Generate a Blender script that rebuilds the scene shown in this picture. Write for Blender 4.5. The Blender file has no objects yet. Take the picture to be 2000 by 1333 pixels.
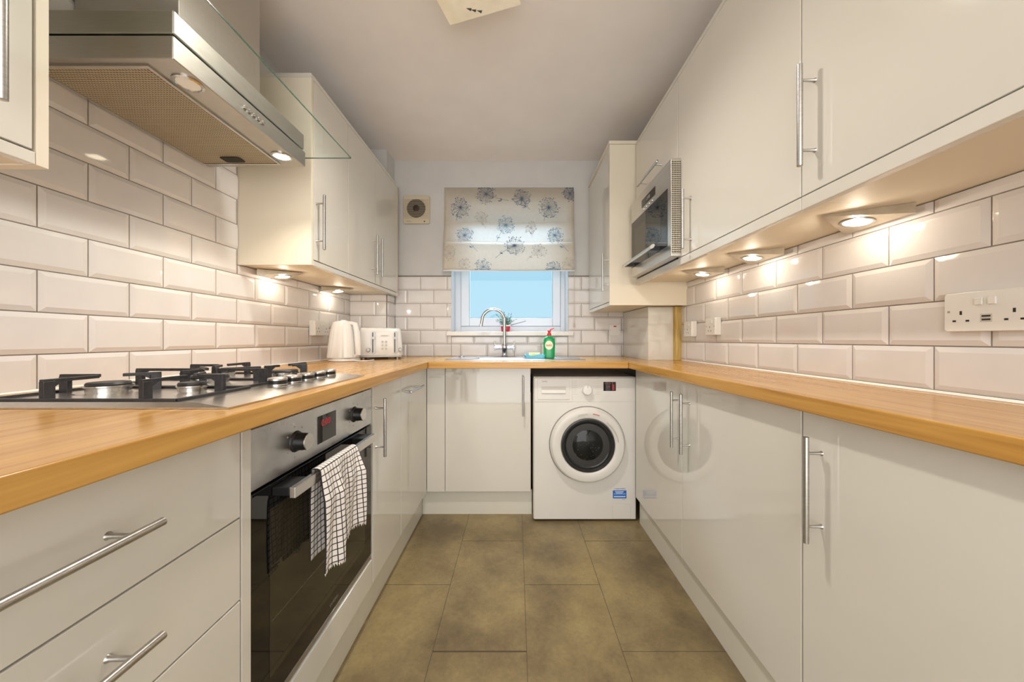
import bpy, bmesh, math, random
from mathutils import Vector, Matrix
random.seed(7)
H = 1.065           # camera height; all z values below are relative to the camera's eye level
C = bpy.context.scene.collection
SC = bpy.context.scene

# ------------------------------------------------------------------ camera
F_PX = 685.0; VPX = 1008.0; VPY = 663.0
cam = bpy.data.cameras.new('camera'); camo = bpy.data.objects.new('camera', cam); C.objects.link(camo)
camo.location = (0, 0, H); camo.rotation_euler = (math.pi/2, 0, 0)
cam.sensor_fit = 'HORIZONTAL'; cam.sensor_width = 36.0; cam.lens = F_PX/2000*36
cam.shift_x = (1000-VPX)/2000; cam.shift_y = (VPY-666.5)/2000
cam.clip_start = 0.02; cam.clip_end = 100
SC.camera = camo

# ------------------------------------------------------------------ world, lights, exposure
SC.view_settings.view_transform = 'Standard'; SC.view_settings.look = 'None'
SC.view_settings.exposure = 0.24; SC.view_settings.gamma = 1.0
w = bpy.data.worlds.new('sky'); SC.world = w; w.use_nodes = True
nt = w.node_tree; bg = nt.nodes['Background']
tc = nt.nodes.new('ShaderNodeTexCoord'); sp = nt.nodes.new('ShaderNodeSeparateXYZ'); rp = nt.nodes.new('ShaderNodeValToRGB')
nt.links.new(tc.outputs['Generated'], sp.inputs[0]); nt.links.new(sp.outputs['Z'], rp.inputs[0]); nt.links.new(rp.outputs[0], bg.inputs[0])
rp.color_ramp.elements[0].position = 0.0; rp.color_ramp.elements[0].color = (.52, .85, 1.0, 1)
rp.color_ramp.elements[1].position = 0.5; rp.color_ramp.elements[1].color = (.42, .76, 1.0, 1)
bg.inputs[1].default_value = .75

def light(name, kind, loc, energy, color, size=.1, rot=(0,0,0), size_y=None, spot=None, blend=.5):
    l = bpy.data.lights.new(name, kind); l.energy = energy; l.color = color
    if kind == 'AREA':
        l.size = size
        if size_y: l.shape = 'RECTANGLE'; l.size_y = size_y
    else: l.shadow_soft_size = size
    if kind == 'SPOT': l.spot_size = spot; l.spot_blend = blend
    o = bpy.data.objects.new(name, l); C.objects.link(o)
    o.location = (loc[0], loc[1], loc[2]+H); o.rotation_euler = rot
    return o
WARM = (1.0, .86, .68)
light('kitchen_ceiling_lamp_light', 'SPOT', (-.19, 1.19, 1.262), 78, (1.0, .93, .84), .06, spot=math.radians(152), blend=.85)
light('rear_overhead_fill', 'AREA', (-.1, -.75, 1.30), 4, (1.0, .965, .93), 1.3, (math.radians(14), 0, 0), 1.1)  # added soft overhead fill behind the camera, not a known lamp
light('rear_wall_fill', 'AREA', (-.09, -1.66, .144), 48, (1.0, .985, .965), 2.19, (math.radians(90), 0, 0), 2.41)  # added fill panel covering the unseen rear wall, stands for no known window
light('daylight_outside_window', 'AREA', (-.05, 3.9, 1.9), 240, (.62, .82, 1.0), 1.6, (math.radians(-52), 0, 0), 1.2)

# ------------------------------------------------------------------ materials
def mat(name, col, rough=.5, metal=0.0, spec=.5, coat=0.0, emit=None, es=1.0, trans=0.0, ior=1.5, alpha=1.0):
    m = bpy.data.materials.new(name); m.use_nodes = True
    b = m.node_tree.nodes['Principled BSDF']
    b.inputs['Base Color'].default_value = (*col, 1); b.inputs['Roughness'].default_value = rough
    b.inputs['Metallic'].default_value = metal; b.inputs['Specular IOR Level'].default_value = spec
    b.inputs['Coat Weight'].default_value = coat; b.inputs['Coat Roughness'].default_value = .03
    b.inputs['Transmission Weight'].default_value = trans; b.inputs['IOR'].default_value = ior
    b.inputs['Alpha'].default_value = alpha
    if emit: b.inputs['Emission Color'].default_value = (*emit, 1); b.inputs['Emission Strength'].default_value = es
    return m
def N(m, t): return m.node_tree.nodes.new(t)
def L(m, a, b): m.node_tree.links.new(a, b)
def vary(m, scale, c0, c1, stretch=(1,1,1), detail=4, bump=0, lo=.35, hi=.65, rough=None, dist=.002):
    """mottled colour from object coordinates"""
    b = m.node_tree.nodes['Principled BSDF']
    t = N(m,'ShaderNodeTexCoord'); mp = N(m,'ShaderNodeMapping'); n = N(m,'ShaderNodeTexNoise'); r = N(m,'ShaderNodeValToRGB')
    mp.inputs['Scale'].default_value = stretch; n.inputs['Scale'].default_value = scale; n.inputs['Detail'].default_value = detail
    L(m,t.outputs['Object'],mp.inputs[0]); L(m,mp.outputs[0],n.inputs['Vector']); L(m,n.outputs['Fac'],r.inputs[0]); L(m,r.outputs[0],b.inputs['Base Color'])
    r.color_ramp.elements[0].position = lo; r.color_ramp.elements[0].color = (*c0,1)
    r.color_ramp.elements[1].position = hi; r.color_ramp.elements[1].color = (*c1,1)
    if rough:
        q = N(m,'ShaderNodeMapRange'); q.inputs[3].default_value = rough[0]; q.inputs[4].default_value = rough[1]
        L(m,n.outputs['Fac'],q.inputs[0]); L(m,q.outputs[0],b.inputs['Roughness'])
    if bump:
        bp = N(m,'ShaderNodeBump'); bp.inputs['Strength'].default_value = bump; bp.inputs['Distance'].default_value = dist
        L(m,n.outputs['Fac'],bp.inputs['Height']); L(m,bp.outputs[0],b.inputs['Normal'])
    return m
M = {}
M['cab'] = mat('gloss_cream_door', (.80,.77,.70), .045, spec=.5, ior=1.75)
vary(M['cab'], 1.5, (.665,.64,.575), (.685,.66,.595))
M['carcass'] = vary(mat('cream_carcass', (.78,.72,.60), .6, spec=.3), 2, (.72,.66,.54), (.74,.68,.56))
M['plinth'] = vary(mat('plinth_cream', (.76,.72,.62), .25), 3, (.66,.64,.56), (.69,.67,.59))
M['paint'] = vary(mat('wall_paint', (.72,.70,.67), .8), 6, (.58,.575,.565), (.61,.605,.595), bump=.03)
M['ceil'] = vary(mat('ceiling_paint', (.83,.79,.76), .85), 5, (.86,.82,.79), (.89,.85,.82), bump=.03)
M['tile'] = vary(mat('gloss_white_tile', (.76,.71,.67), .06, spec=.6), 14, (.70,.675,.665), (.725,.70,.69), bump=.06, dist=.004)
M['grout'] = vary(mat('grey_grout', (.25,.21,.18), .9), 40, (.22,.185,.155), (.29,.245,.21))
M['white'] = mat('white_plastic', (.80,.79,.76), .25)
M['washer'] = vary(mat('appliance_white', (.78,.76,.73), .22), 3, (.71,.69,.65), (.73,.71,.67))
M['upvc'] = mat('upvc_white', (.68,.71,.77), .22)
M['chrome'] = mat('chrome', (.60,.60,.60), .08, 1)
M['satin'] = mat('satin_metal_trim', (.30,.29,.27), .3, .8)
M['lamphouse'] = vary(mat('satin_lamp_housing', (.42,.36,.27), .35, .7), 40, (.40,.34,.25), (.46,.40,.31))
M['nickel'] = vary(mat('brushed_nickel', (.50,.49,.47), .28, 1), 60, (.45,.44,.42), (.56,.55,.53), (1,1,8))
M['black'] = mat('black_plastic', (.012,.012,.013), .3)
M['iron'] = vary(mat('cast_iron', (.02,.02,.022), .45), 80, (.015,.015,.016), (.03,.03,.033), bump=.2)
M['blackglass'] = mat('black_glass', (.006,.006,.006), .02, spec=.6)
M['ovenpane'] = mat('tinted_oven_pane', (.035,.029,.018), .03, spec=.6)
M['dark'] = mat('dark_slot', (.02,.018,.015), .7)
M['red'] = mat('red_plastic', (.65,.02,.03), .3)
M['potred'] = mat('red_pot', (.55,.01,.04), .35)
M['led'] = mat('red_led', (.25,.0,.01), .4, emit=(1,.04,.05), es=.22)
M['ledg'] = mat('green_led', (.0,.3,.1), .4, emit=(.05,.6,.4), es=.5)
M['lens'] = mat('lamp_lens', (1,1,1), .4, emit=(1,.86,.62), es=9)
M['lensoff'] = mat('lamp_glass_dim', (.8,.78,.72), .15, emit=(1,.9,.7), es=.05)
M['glassshade'] = vary(mat('printed_glass_shade', (.80,.72,.55), .3, emit=(1,.86,.6), es=.12), 12, (.74,.66,.48), (.84,.77,.62))
M['green'] = mat('green_liquid', (.0,.33,.10), .12, spec=.6)
M['labelw'] = mat('bottle_label', (.80,.85,.62), .4)
M['blueplastic'] = mat('blue_tray', (.22,.66,.85), .3)
M['sponge'] = vary(mat('yellow_sponge', (.85,.75,.30), .9), 120, (.75,.63,.22), (.90,.80,.38), bump=.5)
M['leaf'] = vary(mat('blue_green_leaf', (.06,.22,.16), .5), 40, (.04,.15,.12), (.12,.32,.20))
M['twig'] = mat('dark_twig', (.06,.07,.08), .6)
M['ink'] = mat('navy_ink', (.10,.13,.20), .8)
M['inkblue'] = mat('blue_ink', (.17,.30,.45), .8)
M['inkpale'] = mat('pale_grey_ink', (.52,.49,.45), .8)
M['sticker'] = mat('blue_sticker', (.02,.13,.52), .4)
M['stickerw'] = mat('pale_sticker_print', (.45,.62,.85), .4)
M['greyprint'] = mat('grey_print', (.36,.34,.32), .5)
M['palegrey'] = mat('pale_print', (.58,.55,.50), .5)
M['redprint'] = mat('red_print', (.65,.05,.04), .5)
M['redwood'] = vary(mat('raw_pine_batten', (.55,.40,.12), .6), 20, (.45,.30,.08), (.62,.47,.17), (6,6,.6))
M['marble'] = vary(mat('white_stone_sill', (.80,.77,.72), .2), 9, (.70,.67,.62), (.82,.79,.74), (1,3,1), lo=.3, hi=.5)
M['rotor'] = mat('brown_fan_rotor', (.03,.02,.012), .4)
M['fancream'] = mat('aged_cream_plastic', (.60,.53,.40), .4)
M['silicone'] = mat('white_sealant', (.86,.83,.78), .35)
M['seam'] = mat('thin_grey_gap', (.20,.19,.17), .7)
M['bowl'] = mat('dark_door_bowl', (.008,.009,.009), .04, spec=.35)
M['rubber'] = mat('grey_rubber_seal', (.03,.03,.03), .3)

def steel(name, col, stretch, rough=(.18,.38), scale=60):
    m = mat(name, col, .3, 1)
    vary(m, scale, tuple(c*.96 for c in col), tuple(min(1,c*1.04) for c in col), stretch, rough=rough)
    return m
M['steel'] = steel('brushed_steel', (.66,.64,.61), (6,.3,6), (.2,.3), 25)
M['hoodsteel'] = steel('hood_steel', (.50,.48,.44), (.5,.5,10), (.28,.42))
M['sinksteel'] = steel('sink_steel', (.46,.46,.47), (1,1,1), (.15,.3), 30)
# smeared oven fascia
m = mat('smeared_steel', (.6,.6,.6), .3, 1); vary(m, 9, (.50,.50,.50), (.70,.70,.70), detail=8, rough=(.12,.5)); M['fascia'] = m

def oak(name, ax):
    m = mat(name, (.5,.3,.1), .22, spec=.5)
    b = m.node_tree.nodes['Principled BSDF']
    t = N(m,'ShaderNodeTexCoord'); mp = N(m,'ShaderNodeMapping'); L(m,t.outputs['Object'],mp.inputs[0])
    mp.inputs['Scale'].default_value = (1.2,30,30) if ax == 'x' else (30,1.2,30)
    n = N(m,'ShaderNodeTexNoise'); n.inputs['Scale'].default_value = 1.6; n.inputs['Detail'].default_value = 8; n.inputs['Distortion'].default_value = .6
    L(m,mp.outputs[0],n.inputs['Vector'])
    r = N(m,'ShaderNodeValToRGB'); L(m,n.outputs['Fac'],r.inputs[0]); L(m,r.outputs[0],b.inputs['Base Color'])
    e = r.color_ramp.elements; e[0].position=.30; e[0].color=(.40,.19,.04,1); e[1].position=.70; e[1].color=(.62,.345,.085,1)
    q = e.new(.5); q.color=(.52,.275,.062,1)
    return m
M['oak_y'] = oak('oak_laminate_long', 'y'); M['oak_x'] = oak('oak_laminate_cross', 'x')

# perforated filter / grille
def perforated(name, col, hole, sx, sy, axes):
    m = mat(name, col, .35, .9)
    b = m.node_tree.nodes['Principled BSDF']
    t = N(m,'ShaderNodeTexCoord'); s = N(m,'ShaderNodeSeparateXYZ'); L(m,t.outputs['Object'],s.inputs[0])
    outs = []
    for a, k in ((axes[0], sx), (axes[1], sy)):
        mu = N(m,'ShaderNodeMath'); mu.operation='MULTIPLY'; mu.inputs[1].default_value = k*2*math.pi; L(m,s.outputs[a],mu.inputs[0])
        si = N(m,'ShaderNodeMath'); si.operation='SINE'; L(m,mu.outputs[0],si.inputs[0]); outs.append(si)
    mx = N(m,'ShaderNodeMath'); mx.operation='ADD'; L(m,outs[0].outputs[0],mx.inputs[0]); L(m,outs[1].outputs[0],mx.inputs[1])
    r = N(m,'ShaderNodeValToRGB'); L(m,mx.outputs[0],r.inputs[0])
    r.color_ramp.elements[0].position=.1; r.color_ramp.elements[0].color=(*col,1); r.color_ramp.elements[1].position=.75; r.color_ramp.elements[1].color=(*hole,1)
    L(m,r.outputs[0],b.inputs['Base Color'])
    bp = N(m,'ShaderNodeBump'); bp.invert=True; bp.inputs['Distance'].default_value=.001; L(m,mx.outputs[0],bp.inputs['Height']); L(m,bp.outputs[0],b.inputs['Normal'])
    return m
M['filter'] = perforated('perforated_filter', (.62,.55,.42), (.16,.12,.07), 130, 130, ('X','Y'))
M['grille'] = perforated('perforated_vent_strip', (.62,.58,.50), (.02,.015,.01), 150, 110, ('X','Z'))

# thin clear glass
def glass(name, tint, rough=0.0):
    m = bpy.data.materials.new(name); m.use_nodes = True; nt = m.node_tree; nt.nodes.clear()
    o = nt.nodes.new('ShaderNodeOutputMaterial'); mx = nt.nodes.new('ShaderNodeMixShader'); tr = nt.nodes.new('ShaderNodeBsdfTransparent'); gl = nt.nodes.new('ShaderNodeBsdfGlossy'); f = nt.nodes.new('ShaderNodeFresnel')
    tr.inputs[0].default_value = (*tint,1); gl.inputs['Roughness'].default_value = rough; f.inputs[0].default_value = 1.45
    g_ = nt.nodes.new('ShaderNodeNewGeometry'); iv = nt.nodes.new('ShaderNodeMath'); iv.operation='SUBTRACT'; iv.inputs[0].default_value=1.0
    ml = nt.nodes.new('ShaderNodeMath'); ml.operation='MULTIPLY'; nt.links.new(g_.outputs['Backfacing'],iv.inputs[1]); nt.links.new(iv.outputs[0],ml.inputs[0]); nt.links.new(f.outputs[0],ml.inputs[1])
    nt.links.new(ml.outputs[0],mx.inputs[0]); nt.links.new(tr.outputs[0],mx.inputs[1]); nt.links.new(gl.outputs[0],mx.inputs[2]); nt.links.new(mx.outputs[0],o.inputs[0])
    return m
M['glass'] = glass('clear_glass', (.96,.985,.97)); M['pane'] = glass('window_glass', (.97,.99,1.0))
M['glassedge'] = mat('green_glass_edge', (.03,.09,.06), .15)

# fabric blind (lets daylight through)
m = mat('cream_blind_fabric', (.80,.74,.64), .9); b = m.node_tree.nodes['Principled BSDF']
vary(m, 60, (.76,.68,.55), (.82,.75,.63), bump=.1)
tr = N(m,'ShaderNodeBsdfTranslucent'); tr.inputs[0].default_value=(.95,.95,.95,1); mx = N(m,'ShaderNodeMixShader'); mx.inputs[0].default_value=.5
out = [n for n in m.node_tree.nodes if n.type=='OUTPUT_MATERIAL'][0]
L(m,b.outputs[0],mx.inputs[1]); L(m,tr.outputs[0],mx.inputs[2]); L(m,mx.outputs[0],out.inputs[0]); M['fabric'] = m

# checked tea towel (UV in metres)
m = mat('checked_cloth', (.8,.76,.72), .95); b = m.node_tree.nodes['Principled BSDF']
uv = N(m,'ShaderNodeUVMap'); s = N(m,'ShaderNodeSeparateXYZ'); L(m,uv.outputs[0],s.inputs[0]); fs=[]
for a in ('X','Y'):
    mu = N(m,'ShaderNodeMath'); mu.operation='MULTIPLY'; mu.inputs[1].default_value=1/.0155; L(m,s.outputs[a],mu.inputs[0])
    fr = N(m,'ShaderNodeMath'); fr.operation='FRACT'; L(m,mu.outputs[0],fr.inputs[0])
    lt = N(m,'ShaderNodeMath'); lt.operation='LESS_THAN'; lt.inputs[1].default_value=.17; L(m,fr.outputs[0],lt.inputs[0]); fs.append(lt)
mxx = N(m,'ShaderNodeMath'); mxx.operation='MAXIMUM'; L(m,fs[0].outputs[0],mxx.inputs[0]); L(m,fs[1].outputs[0],mxx.inputs[1])
cm = N(m,'ShaderNodeMix'); cm.data_type='RGBA'; L(m,mxx.outputs[0],cm.inputs['Factor']); cm.inputs['A'].default_value=(.80,.76,.72,1); cm.inputs['B'].default_value=(.03,.025,.03,1)
L(m,cm.outputs['Result'],b.inputs['Base Color']); M['towel'] = m

# vinyl floor: staggered rectangular tiles
m = mat('brown_vinyl_tile', (.2,.17,.12), .38, spec=.4); b = m.node_tree.nodes['Principled BSDF']
t = N(m,'ShaderNodeTexCoord'); n1 = N(m,'ShaderNodeTexNoise'); n1.inputs['Scale'].default_value=3.2; n1.inputs['Detail'].default_value=7; n1.inputs['Roughness'].default_value=.62
L(m,t.outputs['Object'],n1.inputs['Vector'])
r = N(m,'ShaderNodeValToRGB'); L(m,n1.outputs['Fac'],r.inputs[0]); e = r.color_ramp.elements
e[0].position=.36; e[0].color=(.150,.112,.062,1); e[1].position=.64; e[1].color=(.32,.25,.120,1)
n2 = N(m,'ShaderNodeTexNoise'); n2.inputs['Scale'].default_value=90; n2.inputs['Detail'].default_value=3; L(m,t.outputs['Object'],n2.inputs['Vector'])
mm = N(m,'ShaderNodeMix'); mm.data_type='RGBA'; mm.blend_type='OVERLAY'; mm.inputs['Factor'].default_value=.22; L(m,r.outputs[0],mm.inputs['A']); L(m,n2.outputs['Fac'],mm.inputs['B'])
L(m,mm.outputs['Result'],b.inputs['Base Color'])
q = N(m,'ShaderNodeMapRange'); q.inputs[3].default_value=.28; q.inputs[4].default_value=.5; L(m,n1.outputs['Fac'],q.inputs[0]); L(m,q.outputs[0],b.inputs['Roughness'])
M['vinyl'] = m
M['floorgap'] = mat('floor_seam', (.075,.058,.036), .8)

# ------------------------------------------------------------------ mesh builder
def rootloc(o):
    v = Vector((0,0,0))
    while o: v += o.location; o = o.parent
    return v
class MB:
    def __init__(s): s.bm = bmesh.new(); s.mi = 0; s.uvs = None
    def _set(s, faces):
        for f in faces: f.material_index = s.mi
    def box(s, x0,x1,y0,y1,z0,z1):
        v = [s.bm.verts.new((x,y,z+H)) for z in (z0,z1) for y in (y0,y1) for x in (x0,x1)]
        fs = [s.bm.faces.new([v[i] for i in q]) for q in ((0,2,3,1),(4,5,7,6),(0,1,5,4),(2,6,7,3),(0,4,6,2),(1,3,7,5))]
        s._set(fs); return s
    def poly(s, pts):
        f = s.bm.faces.new([s.bm.verts.new((p[0],p[1],p[2]+H)) for p in pts]); s._set([f]); return s
    def prism(s, pts, d):
        a = [s.bm.verts.new((p[0],p[1],p[2]+H)) for p in pts]; b = [s.bm.verts.new((p[0]+d[0],p[1]+d[1],p[2]+H+d[2])) for p in pts]
        n = len(a); fs = [s.bm.faces.new(a[::-1]), s.bm.faces.new(b)]
        fs += [s.bm.faces.new((a[i],a[(i+1)%n],b[(i+1)%n],b[i])) for i in range(n)]; s._set(fs); return s
    def hull2(s, A, B):
        a = [s.bm.verts.new((p[0],p[1],p[2]+H)) for p in A]; b = [s.bm.verts.new((p[0],p[1],p[2]+H)) for p in B]; n=len(a)
        fs = [s.bm.faces.new(a[::-1]), s.bm.faces.new(b)]+[s.bm.faces.new((a[i],a[(i+1)%n],b[(i+1)%n],b[i])) for i in range(n)]; s._set(fs); return s
    def rings(s, rr, cap0=True, cap1=True, closed=True):
        R = [[s.bm.verts.new((p[0],p[1],p[2]+H)) for p in r] for r in rr]; n = len(R[0]); fs = []
        for a, b in zip(R, R[1:]):
            for i in range(n if closed else n-1): fs.append(s.bm.faces.new((a[i],a[(i+1)%n],b[(i+1)%n],b[i])))
        if cap0: fs.append(s.bm.faces.new(R[0][::-1]))
        if cap1: fs.append(s.bm.faces.new(R[-1]))
        s._set(fs); return s
    def lathe(s, c, axis, prof, n=32):
        """prof: list of (radius, distance along axis)"""
        ax = Vector(axis).normalized(); u = ax.orthogonal().normalized(); v = ax.cross(u); c = Vector(c)
        rr = [[c+ax*h+(u*math.cos(2*math.pi*i/n)+v*math.sin(2*math.pi*i/n))*max(r,1e-5) for i in range(n)] for r,h in prof]
        return s.rings(rr)
    def cyl(s, p0, p1, r, n=20, r2=None):
        p0=Vector(p0); p1=Vector(p1); h=(p1-p0).length
        return s.lathe(p0, p1-p0, [(r,0),(r2 if r2 is not None else r,h)], n)
    def tube(s, pts, r, n=10, flat=1.0):
        P=[Vector(p) for p in pts]; rr=[]; u=None
        for i,p in enumerate(P):
            t=(P[min(i+1,len(P)-1)]-P[max(i-1,0)]).normalized()
            u = t.orthogonal().normalized() if u is None else (u-t*u.dot(t)).normalized()
            v=t.cross(u); q = r[i] if isinstance(r,(list,tuple)) else r
            rr.append([p+(u*math.cos(2*math.pi*k/n)+v*math.sin(2*math.pi*k/n)*flat)*q for k in range(n)])
        return s.rings(rr)
    def rbox(s, x0,x1,y0,y1,z0,z1, rad, axis='z', n=6):
        """box with rounded corners seen along axis"""
        def rr(a0,a1,b0,b1):
            pts=[]
            for (ca,cb,st) in ((a1-rad,b1-rad,0),(a0+rad,b1-rad,1),(a0+rad,b0+rad,2),(a1-rad,b0+rad,3)):
                for k in range(n+1):
                    t=(st+k/n)*math.pi/2; pts.append((ca+rad*math.cos(t),cb+rad*math.sin(t)))
            return pts
        if axis=='z': A=[(a,b,z0) for a,b in rr(x0,x1,y0,y1)]; B=[(a,b,z1) for a,b in rr(x0,x1,y0,y1)]
        elif axis=='y': A=[(a,y0,b) for a,b in rr(x0,x1,z0,z1)]; B=[(a,y1,b) for a,b in rr(x0,x1,z0,z1)]
        else: A=[(x0,a,b) for a,b in rr(y0,y1,z0,z1)]; B=[(x1,a,b) for a,b in rr(y0,y1,z0,z1)]
        return s.hull2(A,B)
    def loft(s, c, secs, n=48, cap=True):
        """secs: (z, hx, hy, exponent) superellipse sections"""
        rr=[]
        for z,hx,hy,e in secs:
            ring=[]
            for i in range(n):
                t=2*math.pi*i/n; ct=math.cos(t); st=math.sin(t)
                ring.append((c[0]+hx*math.copysign(abs(ct)**(2/e),ct), c[1]+hy*math.copysign(abs(st)**(2/e),st), z))
            rr.append(ring)
        return s.rings(rr)
    def build(s, name, mats, parent=None, bevel=0, smooth=35, label=None, cat=None, group=None, kind=None, recalc=True, seg=2):
        me = bpy.data.meshes.new(name)
        if recalc: bmesh.ops.recalc_face_normals(s.bm, faces=s.bm.faces)
        if parent: off = rootloc(parent)
        else:
            xs=[v.co for v in s.bm.verts]; off = Vector(((min(p.x for p in xs)+max(p.x for p in xs))/2,(min(p.y for p in xs)+max(p.y for p in xs))/2,min(p.z for p in xs)))
        bmesh.ops.translate(s.bm, verts=s.bm.verts, vec=-off)
        s.bm.to_mesh(me); s.bm.free()
        for k in (mats if isinstance(mats,(list,tuple)) else [mats]): me.materials.append(M[k])
        o = bpy.data.objects.new(name, me); C.objects.link(o)
        if parent: o.parent = parent
        else: o.location = off
        if smooth:
            me.shade_smooth(); me.set_sharp_from_angle(angle=math.radians(smooth))
        if bevel:
            bv = o.modifiers.new('bevel','BEVEL'); bv.width=bevel; bv.segments=seg; bv.limit_method='ANGLE'; bv.angle_limit=math.radians(50); bv.harden_normals=True
        tag(o,label,cat,group,kind)
        return o
def tag(o, label=None, cat=None, group=None, kind=None):
    if label: o['label']=label
    if cat: o['category']=cat
    if group: o['group']=group
    if kind: o['kind']=kind
    return o
def thing(name, loc, label, cat, group=None):
    o = bpy.data.objects.new(name, None); C.objects.link(o); o.location=(loc[0],loc[1],loc[2]+H); o.empty_display_size=.05
    return tag(o,label,cat,group)
def box(*a): return MB().box(*a)
def text(name, s, size, c, right, up, mt, parent, label=None, sx=1.0):
    cu = bpy.data.curves.new('tmp','FONT'); cu.body=s; cu.size=size; cu.align_x='CENTER'; cu.align_y='CENTER'; cu.extrude=.0003
    o = bpy.data.objects.new('tmp',cu); C.objects.link(o); dg=bpy.context.evaluated_depsgraph_get(); dg.update()
    me = bpy.data.meshes.new_from_object(o.evaluated_get(dg)); bpy.data.objects.remove(o)
    r=Vector(right); u=Vector(up); n=r.cross(u); off=rootloc(parent)
    mx = Matrix(((r.x*sx,u.x,n.x,c[0]-off.x),(r.y*sx,u.y,n.y,c[1]-off.y),(r.z*sx,u.z,n.z,c[2]+H-off.z),(0,0,0,1)))
    me.transform(mx); me.materials.clear(); me.materials.append(M[mt]); me.name=name
    q = bpy.data.objects.new(name,me); C.objects.link(q); q.parent=parent
    if label: q['label']=label
    return q
def copy_tree(o, parent=None):
    c = o.copy(); C.objects.link(c)
    if parent: c.parent = parent
    for ch in list(o.children): copy_tree(ch, c)
    return c
def handle(parent, p0, p1, out, off=.035, inset=.038, r=.006):
    """bar handle: p0,p1 the bar ends, out = unit vector away from the door"""
    p0=Vector(p0); p1=Vector(p1); d=(p1-p0).normalized(); o=Vector(out); b=MB()
    b.lathe(p0,d,[(r*.7,0),(r,.0012),(r,(p1-p0).length-.0012),(r*.7,(p1-p0).length)],16)
    for q in (p0+d*inset,p1-d*inset): b.lathe(q-o*off,o,[(r*.95,0),(r*.6,.004),(r*.55,off-.002)],12)
    return b.build('handle','nickel',parent,smooth=40)

# ------------------------------------------------------------------ dimensions
XL,XR,YB,YR = -1.19,1.01,2.66,-1.7
ZF,ZC = -H,1.354
WT,WB = -.128,-.165            # worktop top / bottom
LE,RE,BE = -.475,.662,1.975    # worktop front edges (left, right, back runs)
UL,UR = -.872,.70              # wall-unit door planes
BL,BR,BB = -.535,.692,2.10     # base-unit door planes

# ------------------------------------------------------------------ room shell
def struct(o): o['kind']='structure'; return o
fl = MB().box(-1.4,1.2,YR-.1,2.9,ZF-.05,ZF)
struct(fl.build('floor','vinyl',smooth=0))
g = MB()
xs = [-.285,.036,.362]
for x in xs: g.box(x-.0008,x+.0008,YR,2.4,ZF,ZF+.0006)
for k,(a,b_) in enumerate([(-.60,-.285),(-.285,.036),(.036,.362),(.362,.72)]):
    for j in range(-4,4):
        y = (1.52 if k in (0,2) else 1.85)+j*.655
        wd = .0045 if (k==1 and j==-1) else .0008
        g.box(a,b_,y-wd/2,y+wd/2,ZF,ZF+.0008)
struct(g.build('trim_1','floorgap',smooth=0))
fl_l = [struct(box(XL-.15,XL,YR,YB,ZF,ZC).build('wall_left','paint',smooth=0)),
        struct(box(XR,XR+.15,YR,YB,ZF,ZC).build('wall_right','paint',smooth=0)),
        struct(box(XL-.15,XR+.15,YR-.15,YR,ZF,ZC).build('wall_rear','paint',smooth=0)),
        struct(box(XL-.15,XR+.15,YR-.15,YB+.25,ZC,ZC+.1).build('ceiling','ceil',smooth=0))]
WX0,WX1,WZ0,WZ1 = -.489,.392,.035,1.05
b = MB().box(XL-.15,WX0,YB,YB+.25,ZF,ZC).box(WX1,XR+.15,YB,YB+.25,ZF,ZC).box(WX0,WX1,YB,YB+.25,ZF,WZ0).box(WX0,WX1,YB,YB+.25,WZ1,ZC)
struct(b.build('wall_back','paint',smooth=0))
# white plaster lining of the window reveal
b = MB().box(WX0,WX0+.002,YB-.012,2.80,WZ0+.02,WZ1).box(WX1-.002,WX1,YB-.012,2.80,WZ0+.02,WZ1)
struct(b.build('trim_2','upvc',smooth=0))
# pipe boxings
struct(box(XL,-.922,2.50,YB,WT+.0005,ZC).build('wall_boxing_left','paint',smooth=0))
struct(box(.812,XR,2.157,YB,WT+.0005,.199).build('wall_boxing_right','cab',smooth=0))
struct(box(.965,XR-.001,2.128,2.156,WT+.001,.199).build('trim_3','redwood',smooth=0))

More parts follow.
